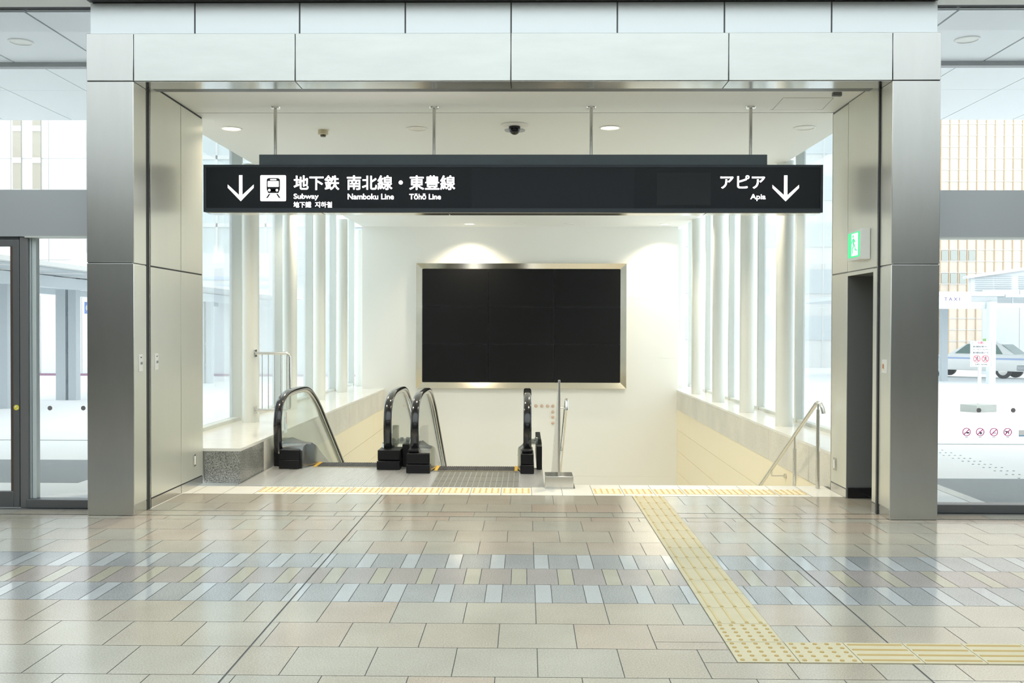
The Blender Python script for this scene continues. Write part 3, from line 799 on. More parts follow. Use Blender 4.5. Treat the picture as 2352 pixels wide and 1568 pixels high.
def offset_path(path, d):
    out = []
    for i, (y, z) in enumerate(path):
        a, b = path[max(i - 1, 0)], path[min(i + 1, len(path) - 1)]
        ty, tz = b[0] - a[0], b[1] - a[1]; l = math.hypot(ty, tz)
        out.append((y + d * tz / l, z - d * ty / l))
    return out
SEC = [(.046, -.012), (.046, .012), (.032, .026), (-.032, .026), (-.046, .012), (-.046, -.012), (-.034, -.020), (.034, -.020)]
SEC2 = [(.026, -.022), (.026, -.040), (.010, -.052), (-.010, -.052), (-.026, -.040), (-.026, -.022)]
def smoothp(P, n=4):
    out = []
    for i in range(len(P) - 1):
        p0, p1, p2, p3 = P[max(i - 1, 0)], P[i], P[i + 1], P[min(i + 2, len(P) - 1)]
        for q in range(n):
            t = q / n
            f = lambda k: .5 * (2 * p1[k] + (p2[k] - p0[k]) * t + (2 * p0[k] - 5 * p1[k] + 4 * p2[k] - p3[k]) * t * t + (3 * p1[k] - p0[k] - 3 * p2[k] + p3[k]) * t ** 3)
            out.append((f(0), f(1)))
    return out + [P[-1]]

def escalator(xl, xr, sl, sr_, y0, label, curl=False):
    t = thing('escalator', ((xl + xr) / 2, y0, 0), label, 'escalator')
    path = rail_path(y0, curl=curl)
    for x, skirt, inn in ((xl, sl, 1), (xr, sr_, -1)):
        hr = MB().sweepX(path, SEC, x).build('handrail', RUBBER, t, smooth=60)
        MB().sweepX(path[2:], SEC2, x).build('handrail_track', STEEL, hr, smooth=60)
        # glass balustrade between the track and the deck
        top = offset_path(path[3:], .045)
        low = [(y0 + .12, .20), (y0 + .35, .24), (y0 + .62, .24), (y0 + .85, .18), (y0 + 1.1, .05), (y0 + 1.4, -.13), (19.5, -.13 - (19.5 - y0 - 1.4) * .61)]
        poly = top + [(19.5, low[-1][1] - .1)] + [(a, b - .05) for a, b in low[::-1][1:]]
        MB().prism(poly, 'X', x - .005, x + .005).build('glass_panel', GLASS_B, t, smooth=0)
        # newel base: black box with the handrail inlet
        if curl:
            a, b = (x + .062, skirt - .13) if inn > 0 else (skirt - .012, x + .165)
            nb = MB().box(a, b, y0 - (.15 if inn > 0 else .13), y0 + .20, 0.105, .222).build('newel_base', BLACKP, t, bevel=.008)
            MB().box(a - .003, b + .003, y0 - (.155 if inn > 0 else .18), y0 + .20, 0.0046, .105 if inn > 0 else .10).build('newel_foot', BLACKP, nb, bevel=.006)
            if inn > 0: MB().box(x - .06, x + .105, y0 + .075, y0 + .25, 0.0046, .215).build('newel_back', BLACKP, nb, bevel=.008)
            MB().box(x - .056, x + .056, y0 + .10, y0 + .22, .085, .25).build('handrail_inlet', BLACKP, nb, bevel=.015)
        else:
            a, b = sorted((x - inn * .07, skirt - inn * (.10 if abs(skirt - x) > .3 else .035)))
            nb = MB().box(a, b, y0 - .15, y0 + .20, 0.105, .222).build('newel_base', BLACKP, t, bevel=.008)
            MB().box(a - .004, b + .004, y0 - .16, y0 + .20, 0.0046, .100).build('newel_foot', BLACKP, nb, bevel=.008)
            MB().box(x - .06, x + .06, y0 - .10, y0 + .20, .222, .265).build('handrail_inlet', BLACKP, nb, bevel=.015)
        # inner deck: sloped cover between glass and skirt, higher along the glass, then down the slope
        po = [(-.10, .20), (.02, .245), (.20, .275), (.40, .285), (.62, .275), (.85, .215), (1.1, .09), (1.4, -.09)]
        pi = [(-.10, .205), (-.04, .255), (.03, .280), (.15, .250), (.27, .195), (.50, .100), (.90, -.06), (1.2, -.22)]
        fo = -.09 - (19.5 - y0 - 1.4) * .61; fi = -.19 - (19.5 - y0 - 1.1) * .61
        go, gi = x + inn * .012, skirt
        Qo = [(y0 + q[0], q[1]) for q in smoothp(po)] + [(19.5, fo)]; Qi = [(y0 + q[0], q[1]) for q in smoothp(pi)] + [(19.5, fi)]
        if curl and inn < 0: Qi = [(max(q[0], y0 + .085 + .004 * n_), q[1]) for n_, q in enumerate(Qi)]
        if curl: Qo = [(max(q[0], y0 + .085 + .004 * n_), q[1]) for n_, q in enumerate(Qo)]
        mb = MB(); mb.loft([[(go, A[0], A[1]), (gi, B[0], B[1]), (gi, B[0], B[1] - .42 if B[0] > y0 + .35 else .0046), (go, A[0], A[1] - .42 if A[0] > y0 + .35 else .0046)] for A, B in zip(Qo, Qi)])
        dx_ = (.10 if abs(skirt - x) > .3 else .035)
        mb.bm.verts.ensure_lookup_table()
        for v in mb.bm.verts:
            if abs(v.co.x - gi) < 1e-5 and v.co.y < y0 + .25: v.co.x -= inn * dx_ * min(1, ((y0 + .25 - v.co.y) / .30) ** 2)
        dk = mb.build('inner_deck', DECK, t)
        for u0, u1 in ((5, 9), (9, 15)) if not (curl and inn < 0) else ():
            mb = MB(); e_ = inn * .022
            up = lambda P_, xx, h: (xx, P_[0], P_[1] + h)
            seq = list(range(u0, u1 + 1))
            mb.loft([[up(Qo[q], go + e_, .001), up(Qi[q], gi - e_, .001), up(Qi[q], gi - e_, .006), up(Qo[q], go + e_, .006)] for q in seq])
            mb.build('deck_cover', DECKC, dk, smooth=0)
        xs = skirt - inn * .003
        for k_ in range(3):
            MB().lathe([(.006, -inn * .001), (.006, inn * .004)], (skirt, y0 + .40 + .25 * k_, .14 - .13 * k_), 'X', 10).build('skirt_screw', STEEL, dk)
    # comb and steps
    mb = MB().box(sl, sr_, y0 + .02, y0 + .36, .0046, .008)
    n = int((sr_ - sl) / .022)
    for i in range(n): mb.box(sl + .022 * i, sl + .022 * i + .010, y0 + .04, y0 + .36, .008, .013)
    cb = mb.build('comb_plate', COMB, t, smooth=0)
    for x in (sl, sr_):
        s = 1 if x == sl else -1
        MB().box(x, x + s * .035, y0 + .02, y0 + .36, .008, .016).build('yellow_edge', YELLOW, cb)
    MB().box(sl, sr_, y0 + .0, y0 + .020, .0046, .009).build('yellow_edge', mat('pale comb edge', (.55, .5, .38), .4, .3), cb)
    mb = MB(); yy, zz = y0 + .37, 0.0
    for i in range(20):
        d = .05 + .19 * i
        mb.box(sl + .004, sr_ - .004, yy, yy + .395, -.06 - d - .2, -.055 - d); yy += .31
    mb.build('step_band', COMB, t, smooth=0)
    return t
escalator(-2.87, -1.595, -2.455, -1.675, 10.97, 'escalator with glass sides beside the left window sill', True)
escalator(-1.25, .02, -1.03, -.09, 10.70, 'escalator with glass sides in the middle, beside the steel stair rail')
# safety notices on the balustrade glass
for x, y, lb, c1 in ((-2.864, 11.32, 'pale safety notice stuck on the leftmost escalator glass', 0), (-1.589, 11.25, 'white safety notice stuck on the glass right of the left escalator', 1), (-1.244, 11.05, 'pale safety notice on the glass at left of the middle escalator', 0)):
    t = thing('safety_notice', (x, y, .5), lb, 'sticker')
    MB().box(x, x + .001, y - .07, y + .09, .36, .62).build('sheet', mat('pale notice sheet', (.74, .84, .82), .5) if not c1 else PAPER, t, smooth=0)
    mb = MB(); mb.prism([(y - .02 + .035 * math.cos(a), .48 + .075 * math.sin(a)) for a in [2 * PI * i / 24 for i in range(24)]], 'X', x + .001, x + .002); ov = mb.build('blue_oval', mat('pale blue oval', (.35, .52, .72), .5), t, smooth=0)
    mb = MB(); mb.prism([(y - .02 + .025 * math.cos(a), .48 + .062 * math.sin(a)) for a in [2 * PI * i / 24 for i in range(24)]], 'X', x + .002, x + .0025); mb.build('oval_field', PAPER, ov, smooth=0)
    MB().box(x + .001, x + .002, y + .035, y + .06, .47, .60).build('red_line', mat('pale red line', (.80, .42, .36), .5), t, smooth=0)
# black housing between the escalators, and beside the middle one
ho = thing('escalator_housing', (-1.42, 11.2, 0), 'black housing with a glazed top between the two escalators', 'housing')
MB().box(-1.425, -1.345, 11.0, 13.2, .0046, .27).build('body', BLACKP, ho, bevel=.004)
MB().box(-1.53, -1.30, 11.0, 11.5, .272, .284).build('glass_top', GLASS_B, ho, smooth=0)
for x in (-1.455, -1.385): MB().box(x - .018, x + .018, 11.18, 11.2, .284, .335).build('clip', DECK, ho, bevel=.004)
h2 = thing('escalator_housing', (.15, 11.2, 0), 'black housing with a glazed top on the right side of middle escalator', 'housing')
MB().box(.125, .187, 10.86, 12.4, .0046, .27).build('body', BLACKP, h2, bevel=.004)
MB().box(.06, .187, 11.0, 11.5, .272, .284).build('glass_top', GLASS_B, h2, smooth=0)
MB().box(.105, .14, 11.18, 11.2, .284, .335).build('clip', DECK, h2, bevel=.004)

# landing plates
lp = thing('landing_plate', (-1.4, 10.3, 0), 'ribbed steel landing plates in front of both escalators', 'floor plate')
def lplate(x0, x1, y0, y1, rib, z=0.001):
    mb = MB(); mb.box(x0 + .002, x1 - .002, y0 + .002, y1 - .002, -.05, z)
    n = int((x1 - x0) / rib)
    for i in range(n):
        a = x0 + rib * (i + .3); mb.box(a, a + rib * .45, y0 + .01, y1 - .01, z, z + .003)
    mb.build('ribbed_plate', PLATE, lp, smooth=0)
lplate(-2.952, -2.60, 9.66, 11.30, .35)
lplate(-2.60, -1.68, 9.66, 11.30, .021); lplate(-1.68, -1.49, 9.66, 11.30, .021); lplate(-1.49, -1.28, 9.66, 11.02, .021); lplate(-1.28, -.97, 9.66, 11.02, .021)
lplate(-.06, .195, 9.66, 11.02, .016)
mb = MB(); mb.box(-.97, -.06, 9.66, 11.02, -.05, 0.0)
mb.build('insert_bed', PLATE, lp, smooth=0)
mb = MB()
for i in range(15):
    a = -.965 + .06 * i
    for q in range(3): mb.box(a + .004, a + .056, 9.67 + .35 * q, 9.67 + .35 * q + .335, 0, .0025)
mb.build('grip_insert', PLATE_D, lp, smooth=0)

# ------------------------------------------------------------------ stair divider rail
dv = thing('stair_divider', (.337, 9.75, 0), 'stainless centre rail on a steel box at the head of the stairs', 'railing')
MB().box(.199, .482, 9.60, 9.90, 0.004, .122).build('base_box', STEEL, dv, bevel=.004)
MB().box(.197, .50, 9.575, 9.92, 0.0005, .006).build('base_plate', STEEL, dv)
MB().box(.327, .349, 9.63, 9.69, .122, 1.09).build('post', STEEL, dv, bevel=.002)
mb = MB(); mb.prism([(9.69, 1.085), (9.69, .13), (10.0, .05), (16.0, -3.05), (16.0, -2.1)], 'X', .333, .341); mb.build('glass_panel', GLASS_B, dv, smooth=0)
mb = MB(); mb.prism([(9.69, 1.085), (9.69, 1.065), (16.0, -2.12), (16.0, -2.10)], 'X', .330, .345); mb.build('panel_edge', STEEL, dv, smooth=0)
pth = [(.412, 9.60, .79), (.412, 9.605, .86), (.412, 9.64, .895), (.412, 9.70, .885)] + [(.412, 9.70 + t, .885 - .56 * t) for t in (.05, 1, 2, 3.5, 6)]
MB().tube(pth, .019).build('tube_handrail', STEEL, dv)
for t in (.08, 1.1, 2.1):
    MB().cyl((.336, 9.70 + t, .84 - .56 * t), (.412, 9.70 + t, .84 - .56 * t), .008, 10).build('bracket', STEEL, dv)
    MB().cyl((.412, 9.70 + t, .84 - .56 * t), (.412, 9.70 + t, .87 - .56 * t), .007, 10).build('bracket', STEEL, dv)

# right wall handrail
rh = thing('stair_handrail', (2.95, 9.7, 0), 'stainless handrail on two posts descending along the right wall', 'railing')
sl_ = .525
pth = [(2.985, 9.60, .765), (2.978, 9.61, .82), (2.965, 9.63, .858), (2.953, 9.68, .868), (2.95, 9.73, .853)] + [(2.95, 9.73 + t, .853 - sl_ * t) for t in (.1, 1, 2, 4, 7)]
MB().tube(pth, .021).build('tube_handrail', STEEL, rh)
MB().cyl((2.957, 9.69, .001), (2.957, 9.69, .80), .0185, 20).build('post', STEEL, rh)
MB().cyl((2.957, 9.69, .80), (2.957, 9.69, .85), .010, 14).build('post_pin', STEEL, rh)
MB().cyl((2.957, 10.52, -.45), (2.957, 10.52, .30), .0185, 20).build('post', STEEL, rh)
MB().cyl((2.957, 10.52, .30), (2.957, 10.52, .43), .010, 14).build('post_pin', STEEL, rh)
MB().tube([(2.955, 11.5, -.09), (2.958, 11.5, -.15), (3.12, 11.5, -.15)], .010, 10).build('wall_bracket', STEEL, rh)
MB().cyl((3.105, 11.5, -.15), (3.125, 11.5, -.15), .028, 18).build('bracket_rose', STEEL, rh)

# studs on the back wall
first = None
for x, z in [(.216, -.018), (.34, -.018), (.46, -.018), (.576, -.018), (.70, -.018), (.576, -.14), (.576, -.25), (.70, -.25), (.576, -.376), (.70, -.376), (-2.58, -.018), (-2.45, -.018)]:
    mb = MB(); mb.lathe([(.036, YB), (.030, YB - .02), (.016, YB - .026)], (x, 0, z), 'Y', 16)
    row = x > 0
    tag(mb.build('wall_stud', DOTPALE), 'one of the pale round studs on the back wall beside the steel stair rail' if row else 'one of two pale round studs on the back wall seen through escalator glass', 'wall stud', 'studs beside the stair rail' if row else 'studs behind the escalator glass')

# ------------------------------------------------------------------ street glazing left and right of the portal
def facade(nm, x0, x1, mull):
    g = sgroup(nm, ((x0 + x1) / 2, GY, 0))
    MB().box(x0, x1, GY, GY + .14, 2.412, 2.825).build('transom_beam', ALU, g)
    MB().box(x0, x1, GY - .004, GY + .10, 2.402, 2.416).build('transom_edge', ALU_L, g)
    MB().box(x0, x1, GY, GY + .12, 0.001, .078).build('bottom_rail', ALU_D, g, bevel=.005)
    MB().box(x0, x1, GY + .05, GY + .062, .075, 2.415).build('glass_pane', GLASS, g, smooth=0)
    if nm != 'window_3': MB().box(x0, x1, GY + .05, GY + .062, 2.825, HC).build('glass_pane', GLASS, g, smooth=0)
    for x in mull:
        MB().box(x - .03, x + .03, GY + .01, GY + .12, .078, 2.41).build('mullion', ALU_L, g, bevel=.004)
facade('window_3', -4.44, PXL + .02, ())
facade('window_4', PXR - .02, 12, (7.5, 10.5))
g = sgroup('window_5', (-8, GY, 2.6))
MB().box(-12, -4.44, GY, GY + .14, 2.412, 2.825).build('transom_beam', ALU, g)
MB().box(-12, PXL + .02, GY + .05, GY + .062, 2.825, HC).build('glass_pane', GLASS, g, smooth=0)
# automatic door at the left edge
dr = sgroup('door_1', (-5, GY, 0))
MB().box(-4.449, -4.413, GY + .052, GY + .12, .078, 2.41).build('side_post', mat('pale door post', (.62, .68, .69), .35, .2), dr, bevel=.003)
MB().box(-4.407, -4.370, GY + .056, GY + .12, .078, 2.41).build('side_post', mat('pale glazing bead', (.70, .75, .76), .35, .1), dr, bevel=.003)
MB().box(-4.498, -4.424, GY + .018, GY + .05, .002, 2.41).build('door_frame', mat('grey door frame', (.20, .20, .205), .42, .4), dr, bevel=.003)
MB().box(-4.555, -4.500, GY + .01, GY + .05, .006, 2.385).build('leaf_stile', ALU_D, dr, bevel=.003)
MB().box(-4.577, -4.555, GY + .012, GY + .05, .15, 2.33).build('leaf_edge', mat('bronze leaf edge', (.14, .10, .085), .4, .5), dr)
MB().box(-6.4, -4.555, GY + .01, GY + .05, .006, .150).build('bottom_rail', ALU_D, dr, bevel=.004)
MB().box(-6.4, -4.555, GY + .01, GY + .05, 2.325, 2.385).build('top_rail', ALU_D, dr, bevel=.004)
MB().box(-6.4, -4.577, GY + .028, GY + .04, .15, 2.33).build('glass_pane', GLASS, dr, smooth=0)
MB().box(-6.4, -4.50, GY + .01, GY + .09, 2.386, 2.411).build('door_track', DARKLINE, dr)
MB().box(-12, -6.4, GY, GY + .1, 0, .08).build('bottom_rail', ALU_D, dr)
# stickers on the glass
st = thing('glass_sticker', (-4.525, GY + .01, .897), 'small round yellow sticker on the grey door frame', 'sticker')
mb = MB(); mb.prism(ring_pts(-4.525, .895, .024, 24), 'Y', GY + .0075, GY + .0098); mb.build('disc', YSTK, st, smooth=0)
mb = MB(); mb.prism(round_rect(-4.536, -4.525, .895, .910, .003), 'Y', GY + .006, GY + .0075); mb.prism(round_rect(-4.522, -4.512, .882, .889, .002), 'Y', GY + .006, GY + .0075); mb.build('symbol', PAPER, st, smooth=0)
for x, z, lb in ((-4.245, .888, 'grey dot marker on left glass, next to the door post'), (-3.945, .889, 'grey dot marker on left glass, next to the steel portal'), (3.985, .901, 'grey dot marker on right glass, below the notice board base'), (4.285, .902, 'grey dot marker on right glass, at the frame edge')):
    mb = MB(); mb.prism(ring_pts(x, z, .0205, 24), 'Y', GY + .047, GY + .0498)
    tag(mb.build('glass_dot', DOTG, smooth=0), lb, 'sticker', 'dots on the street glass')
def prohib(x, z, kind, lb):
    t = thing('prohibition_sticker', (x, GY + .049, z), lb, 'sticker', 'prohibition stickers on the right glass')
    mb = MB(); annulus(mb, x, z, .036, .030, GY + .046, GY + .0495)
    c = .707 * .031; w_ = .0025
    mb.prism([(x - c - w_, z - c + w_), (x - c + w_, z - c - w_), (x + c + w_, z + c - w_), (x + c - w_, z + c + w_)], 'Y', GY + .046, GY + .0495)
    mb.build('ring', MAGENTA, t, smooth=0)
    mb = MB(); yy = (GY + .0475, GY + .0495)
    def rr(a, b, c_, d): mb.prism(round_rect(x + a, x + b, z + c_, z + d, .002, 2), 'Y', *yy)
    if kind == 'camera': rr(.000, .022, -.014, -.001); rr(-.02, -.002, -.010, -.006)
    elif kind == 'can': rr(-.004, .016, -.016, -.002); rr(-.014, .010, .002, .006); rr(-.002, .014, -.022, -.018)
    elif kind == 'smoke': rr(-.008, .022, -.012, -.007); rr(-.012, -.004, .008, .012)
    else: rr(-.014, .012, -.004, .008); rr(-.014, -.008, -.018, -.003); rr(.006, .012, -.018, -.003); rr(-.024, -.012, .004, .012)
    mb.build('pictogram', INK, t, smooth=0)
    MB().box(x - .012, x + .012, *yy, z - .047, z - .043).build('caption', mat('grey caption', (.25, .25, .27), .6), t, smooth=0)
prohib(3.879, .710, 'camera', 'first from left of the red ring prohibition stickers on right glass')
prohib(3.998, .710, 'can', 'second from left of the red ring prohibition stickers on right glass')
prohib(4.118, .710, 'smoke', 'red ring no-smoking sticker, third from left on right glass')
prohib(4.238, .710, 'dog', 'red ring sticker with a crossed-out dog on right glass')
t = thing('glass_sticker', (4.37, GY + .049, .69), 'white and blue rectangular sticker at right edge of the glass', 'sticker')
MB().box(4.335, 4.42, GY + .0475, GY + .0495, .672, .728).build('sheet', PAPER, t, smooth=0)
MB().box(4.335, 4.42, GY + .0465, GY + .0475, .672, .684).build('blue_band', mat('sticker blue', (.25, .45, .66), .5), t, smooth=0)

# ------------------------------------------------------------------ concourse shell behind and beside the camera
mb = MB()
T = 4.6
mb.box(-12, 12, 7.85, 8.15, HC, T); mb.box(-12, PXL, 8.15, 8.36, HC, T); mb.box(PXR, 12, 8.15, 8.36, HC, T)
mb.box(-12, -8, -12, 7.85, HC, T); mb.box(8, 12, -12, 7.85, HC, T); mb.box(-8, 8, -12, -9.5, HC, T); mb.box(-8, 8, -4.5, -.8, HC, T)
struct(mb, 'ceiling_concourse', CEIL, smooth=0)
mb = MB(); mb.box(-8, 8, -.8, 7.85, T - .03, T - .01); mb.box(-8, 8, -9.5, -4.5, T - .03, T - .01)
struct(mb, 'added_skylight', glass('added skylight glass', (0.84, 0.86, 0.855), 0.05), smooth=0)  # unseen skylights, put in to light the floor and brighten the steel
mb = MB(); mb.box(-12, PXL, 8.36, 8.47, HC + .02, T); mb.box(PXR, 12, 8.36, 8.47, HC + .02, T)
mb.box(-3.74, 3.47, 8.04, 8.16, 4.386, HC)
struct(mb, 'trim_4', DARKLINE, smooth=0)
mb = MB(); mb.box(-12, 12, -12.2, -12, 0, 2.35, 0); mb.box(-12, 12, -12.2, -12, 2.35, T, 1)
struct(mb, 'wall_concourse_rear', [HALLG, mat('pale upper hall wall', (.80, .80, .78), .6)], smooth=0)  # unseen wall, toned dark below and pale above to shape the steel's reflections
mb = MB(); mb.box(-12.2, -12, -12, 8.4, 0, T); struct(mb, 'wall_concourse_left', HALLG, smooth=0)
mb = MB(); mb.box(12, 12.2, -12, 8.4, 0, T); struct(mb, 'wall_concourse_right', HALLG, smooth=0)

# outdoor soffit: panels with joints, a dark trim step, a higher outer soffit
for s, nm in ((-1, 'ceiling_soffit_left'), (1, 'ceiling_soffit_right')):
    g = sgroup(nm, (s * 7, 10, HC))
    e = -3.62 if s < 0 else 3.40
    js = [-4.48 - .96 * i for i in range(9)] if s < 0 else [3.80 + .98 * i for i in range(10)]
    xs = [e] + [j for j in js if (j < e if s < 0 else j > e)]
    for a, b in zip(xs, xs[1:]):
        a, b = sorted((a, b))
        MB().box(a + .012, b - .012, 8.50, 10.09, HC, HC + .02).build('panel', SOFFIT, g, smooth=0)
        for y0, y1 in ((10.2, 11.72), (11.725, 13.4)):
            MB().box(a + .006, b - .006, y0, y1, HC + .11, HC + .13).build('panel', SOFFIT, g, smooth=0)
    x0, x1 = sorted((e, xs[-1]))
    MB().box(x0, x1, 8.47, 13.42, HC + .135, HC + .25).build('backing', ALU_D, g, smooth=0)
    MB().box(x0, x1, 8.48, 10.1, HC + .022, HC + .134).build('backing', ALU_D, g, smooth=0)
    MB().box(x0, x1, 10.10, 10.19, HC - .045, HC + .134).build('step_trim', ALU_D, g, smooth=0)

# ------------------------------------------------------------------ outdoors
def gz(y): return -0.0161 * max(0.0, y - 14)
mb = MB()
def gquad(x0, x1, y0, y1, dz=0, mi=0):
    mb.face([(x0, y0, gz(y0) + dz), (x1, y0, gz(y0) + dz), (x1, y1, gz(y1) + dz), (x0, y1, gz(y1) + dz)], mi)
for x0, x1 in ((-70, -4.1), (3.85, 70)):
    gquad(x0, x1, 8.54, 14, -.02); gquad(x0, x1, 14, 22, -.02)
gquad(-70, 70, 22, 100, -.02)
struct(mb, 'floor_plaza', PAVE, smooth=0)
mb = MB(); mb.box(-30, -4.69, 9.92, 11.65, -.05, -.0175)
tag(mb.build('asphalt_patch', ASPH, smooth=0), 'blue-grey asphalt patch on the plaza outside the left glass', 'asphalt', kind='structure')
mb = MB(); mb.box(4.20, 4.335, 8.60, 10.5, -.05, -.016); mb.box(4.335, 30, 8.72, 8.85, -.05, -.016); struct(mb, 'trim_7', BLD_W, smooth=0)
mb = MB(); mb.box(4.335, 30, 8.85, 10.5, -.05, -.0175)
tag(mb.build('asphalt_patch', ASPH, smooth=0), 'grey asphalt patch on the plaza outside the right glass', 'asphalt', kind='structure')
for s, x0, x1 in ((-1, -30, -4.1), (1, 3.85, 30)):
    mb = MB(); mb.box(x0, x1, 13.67, 13.70, -.03, -.012); struct(mb, 'trim_5', mat('grey paving joint %d' % s, (.42, .46, .46), .7), smooth=0)
# tactile line outside on the right
mb2 = MB()
for k in range(20):
    for i in range(4):
        x = 5.42 + .072 * i; y = 10.55 + .27 * k
        mb2.box(x - .010, x + .010, y - .008, y + .008, gz(y) - .03, gz(y) - .014)
tag(mb2.build('tactile_studs', mat('grey stud', (.35, .37, .38), .6), smooth=0), 'line of grey tactile studs crossing the plaza outside the right glass', 'tactile paving')

# left walkway canopy
cn = thing('walkway_canopy', (-11, 24, gz(24)), 'white covered walkway canopy on grey twin posts outside the left glass', 'canopy')
MB().box(-13.5, -9.5, 13, 40.8, 2.84, 2.93).build('roof_slab', BLD_W, cn, smooth=0)
mb = MB(); mb.box(-13.3, -9.7, 13.1, 40.7, 2.825, 2.84, 0)
for i in range(18): mb.box(-13.2, -9.9, 13.4 + 1.5 * i, 13.9 + 1.5 * i, 2.82, 2.826, 1)
mb.build('roof_lining', [CANOD, BLD_W], cn, smooth=0)
MB().box(-11.15, -10.95, 13, 40.8, 2.54, 2.80).build('beam', CANO, cn, smooth=0)
MB().box(-13.4, -13.2, 13, 40.8, 2.54, 2.80).build('beam', CANO, cn, smooth=0)
for y in (17.4, 20.3, 23.4, 28.5, 33.5, 38.6):
    z = gz(y) - .02
    cl = MB().box(-11.55, -11.31, y - .12, y + .12, z, 2.55).build('post', CANOD, cn, smooth=0)
    MB().box(-11.24, -11.05, y - .12, y + .12, z, 2.55).build('post', CANOD, cn, smooth=0)
    for zz in (.25, 1.0, 1.9): MB().box(-11.31, -11.24, y - .03, y + .03, zz, zz + .12).build('spacer', CANOD, cl, smooth=0)
for y in (16.5, 18.0, 19.5, 21.0, 22.3, 23.4, 26, 29):
    rd = MB().cyl((-11.05, y, 2.8), (-11.05, y, 2.825), .02, 10).build('roof_bracket', ALU, cn)
    MB().lathe([(.07, 0), (.04, .03)], (-11.05, y, 2.80), 'Z', 12).build('bracket_foot', ALU, rd)
# hoardings
t = thing('hoarding', (-16, 41, gz(41)), 'long white construction hoarding with a maroon foot strip, left of the plaza', 'hoarding')
mb = MB()
for i in range(16): mb.box(-30 + 1.8 * i + .01, -30 + 1.8 * i + 1.79, 41, 41.08, gz(41), 3.02)
mb.build('panel_row', HOARD, t, smooth=0); MB().box(-30, -1.2, 40.95, 41.0, gz(41) - .02, gz(41) + .08).build('foot_strip', MAROON, t, smooth=0)
t = thing('hoarding', (24, 47, gz(47)), 'white hoarding wall behind the taxi on the right', 'hoarding')
mb = MB()
for i in range(9): mb.box(22.3 + 1.8 * i + .01, 22.3 + 1.8 * i + 1.79, 47, 47.08, gz(47), 3.6)
mb.build('panel_row', HOARD, t, smooth=0)
# blue sign by the walkway
t = thing('blue_sign', (-11.6, 26, gz(26)), 'blue sign panel with a white symbol beside the walkway posts', 'sign')
MB().box(-12.08, -11.5, 25.95, 26.0, 2.0, 2.32).build('panel', BLUES, t, smooth=0)
mb = MB(); annulus(mb, -11.93, 2.16, .11, .06, 25.94, 25.95); mb.build('symbol', PAPER, t, smooth=0)
MB().cyl((-11.79, 26.03, gz(26) - .02), (-11.79, 26.03, 2.3), .03, 12).build('pole', CANO, t)

# buildings
def building(nm, loc, label): return thing(nm, loc, label, 'building')
b = building('white_building', (-32, 60, 0), 'white clad building with narrow vertical window strips, far left')
MB().box(-48, -26, 60, 72, -1.2, 30).build('wall', BLD_W, b, smooth=0)
for x in (-32.15, -30.9):
    f = MB().box(x - .26, x + .26, 59.9, 60.02, 8, 26).build('window_strip', mat('warm grey strip', (.34, .32, .26), .4), b, smooth=0)
    mb = MB()
    for i in range(9): mb.box(x - .27, x + .27, 59.86, 59.92, 8 + 2.0 * i, 8.35 + 2.0 * i)
    mb.build('strip_bars', BLD_W, f, smooth=0)
mb = MB()
for i in range(9): mb.box(-47 + 2.4 * i, -46.97 + 2.4 * i, 59.98, 60.01, 3.5, 30)
for i in range(7): mb.box(-48, -26, 59.985, 60.02, 5.9 + 3.2 * i, 5.93 + 3.2 * i)
mb.build('panel_joints', mat('pale joint grey', (.38, .38, .385), .6), b, smooth=0)
b = building('glass_building', (-18, 62, 0), 'pale aqua glass building seen through the left stair windows')
MB().box(-25.5, -3, 62, 74, -1.2, 34).build('wall', BLD_A, b, smooth=0)
mb = MB()
for i in range(14): mb.box(-25 + 1.6 * i, -24.88 + 1.6 * i, 61.9, 62, 6.4, 34)
for i in range(12): mb.box(-25.5, -3, 61.9, 62, 8.2 + 2.2 * i, 8.45 + 2.2 * i)
mb.build('facade_grid', BLD_W, b, smooth=0)
b = building('striped_annex', (-18, 50, 0), 'low white annex with pale blue stripes beyond the left stair windows')
MB().box(-24, -13.5, 50, 56, -1.2, 5.55).build('wall', BLD_W, b, smooth=0)
for i in range(4): MB().box(-24, -13.5, 49.95, 50, 2.9 + .42 * i, 3.06 + .42 * i).build('stripe', mat('pale sky stripe', (.40, .48, .60), .5), b, smooth=0)
b = building('louvred_annex', (-10, 52, 0), 'pale louvred block seen between the left stair columns')
MB().box(-13.4, -2, 52, 58, -1.2, 6.6).build('wall', BLD_W, b, smooth=0)
mb = MB()
for i in range(26): mb.box(-13.4, -2, 51.93, 52.0, 3.9 + .1 * i, 3.94 + .1 * i)
mb.build('louvre', BLD_B, b, smooth=0)
b = building('grid_building', (18, 60, 0), 'pale glass office block with a light grid seen through right stair windows')
MB().box(8.5, 24, 60, 72, -1.2, 34).build('wall', BLD_W, b, smooth=0)
for i in range(11): MB().box(8.5, 24, 59.92, 60, 1.0 + 2.9 * i, 2.5 + 2.9 * i).build('window_band', mat('pale window band', (.42, .475, .50), .3), b, smooth=0)
mb = MB()
for i in range(13): mb.box(8.5 + 1.25 * i, 8.56 + 1.25 * i, 59.88, 59.92, -1, 34)
mb.build('facade_grid', BLD_W, b, smooth=0)
b = building('ochre_building', (38, 70, 0), 'warm tinted office block with orange mullions, far right')
MB().box(27, 52, 70, 84, -1.2, 40).build('wall', BLD_T, b, smooth=0)
mb = MB()
for k in range(-5, 33): mb.box(30.77 + .654 * k - .035, 30.77 + .654 * k + .035, 69.93, 70, -1, 40)
mb.build('mullions', BLD_O, b, smooth=0)
mb = MB()
for i in range(26): mb.box(27, 52, 69.95, 70, .80 + .83 * i, .88 + .83 * i)
mb.build('floor_bands', BLD_W, b, smooth=0)
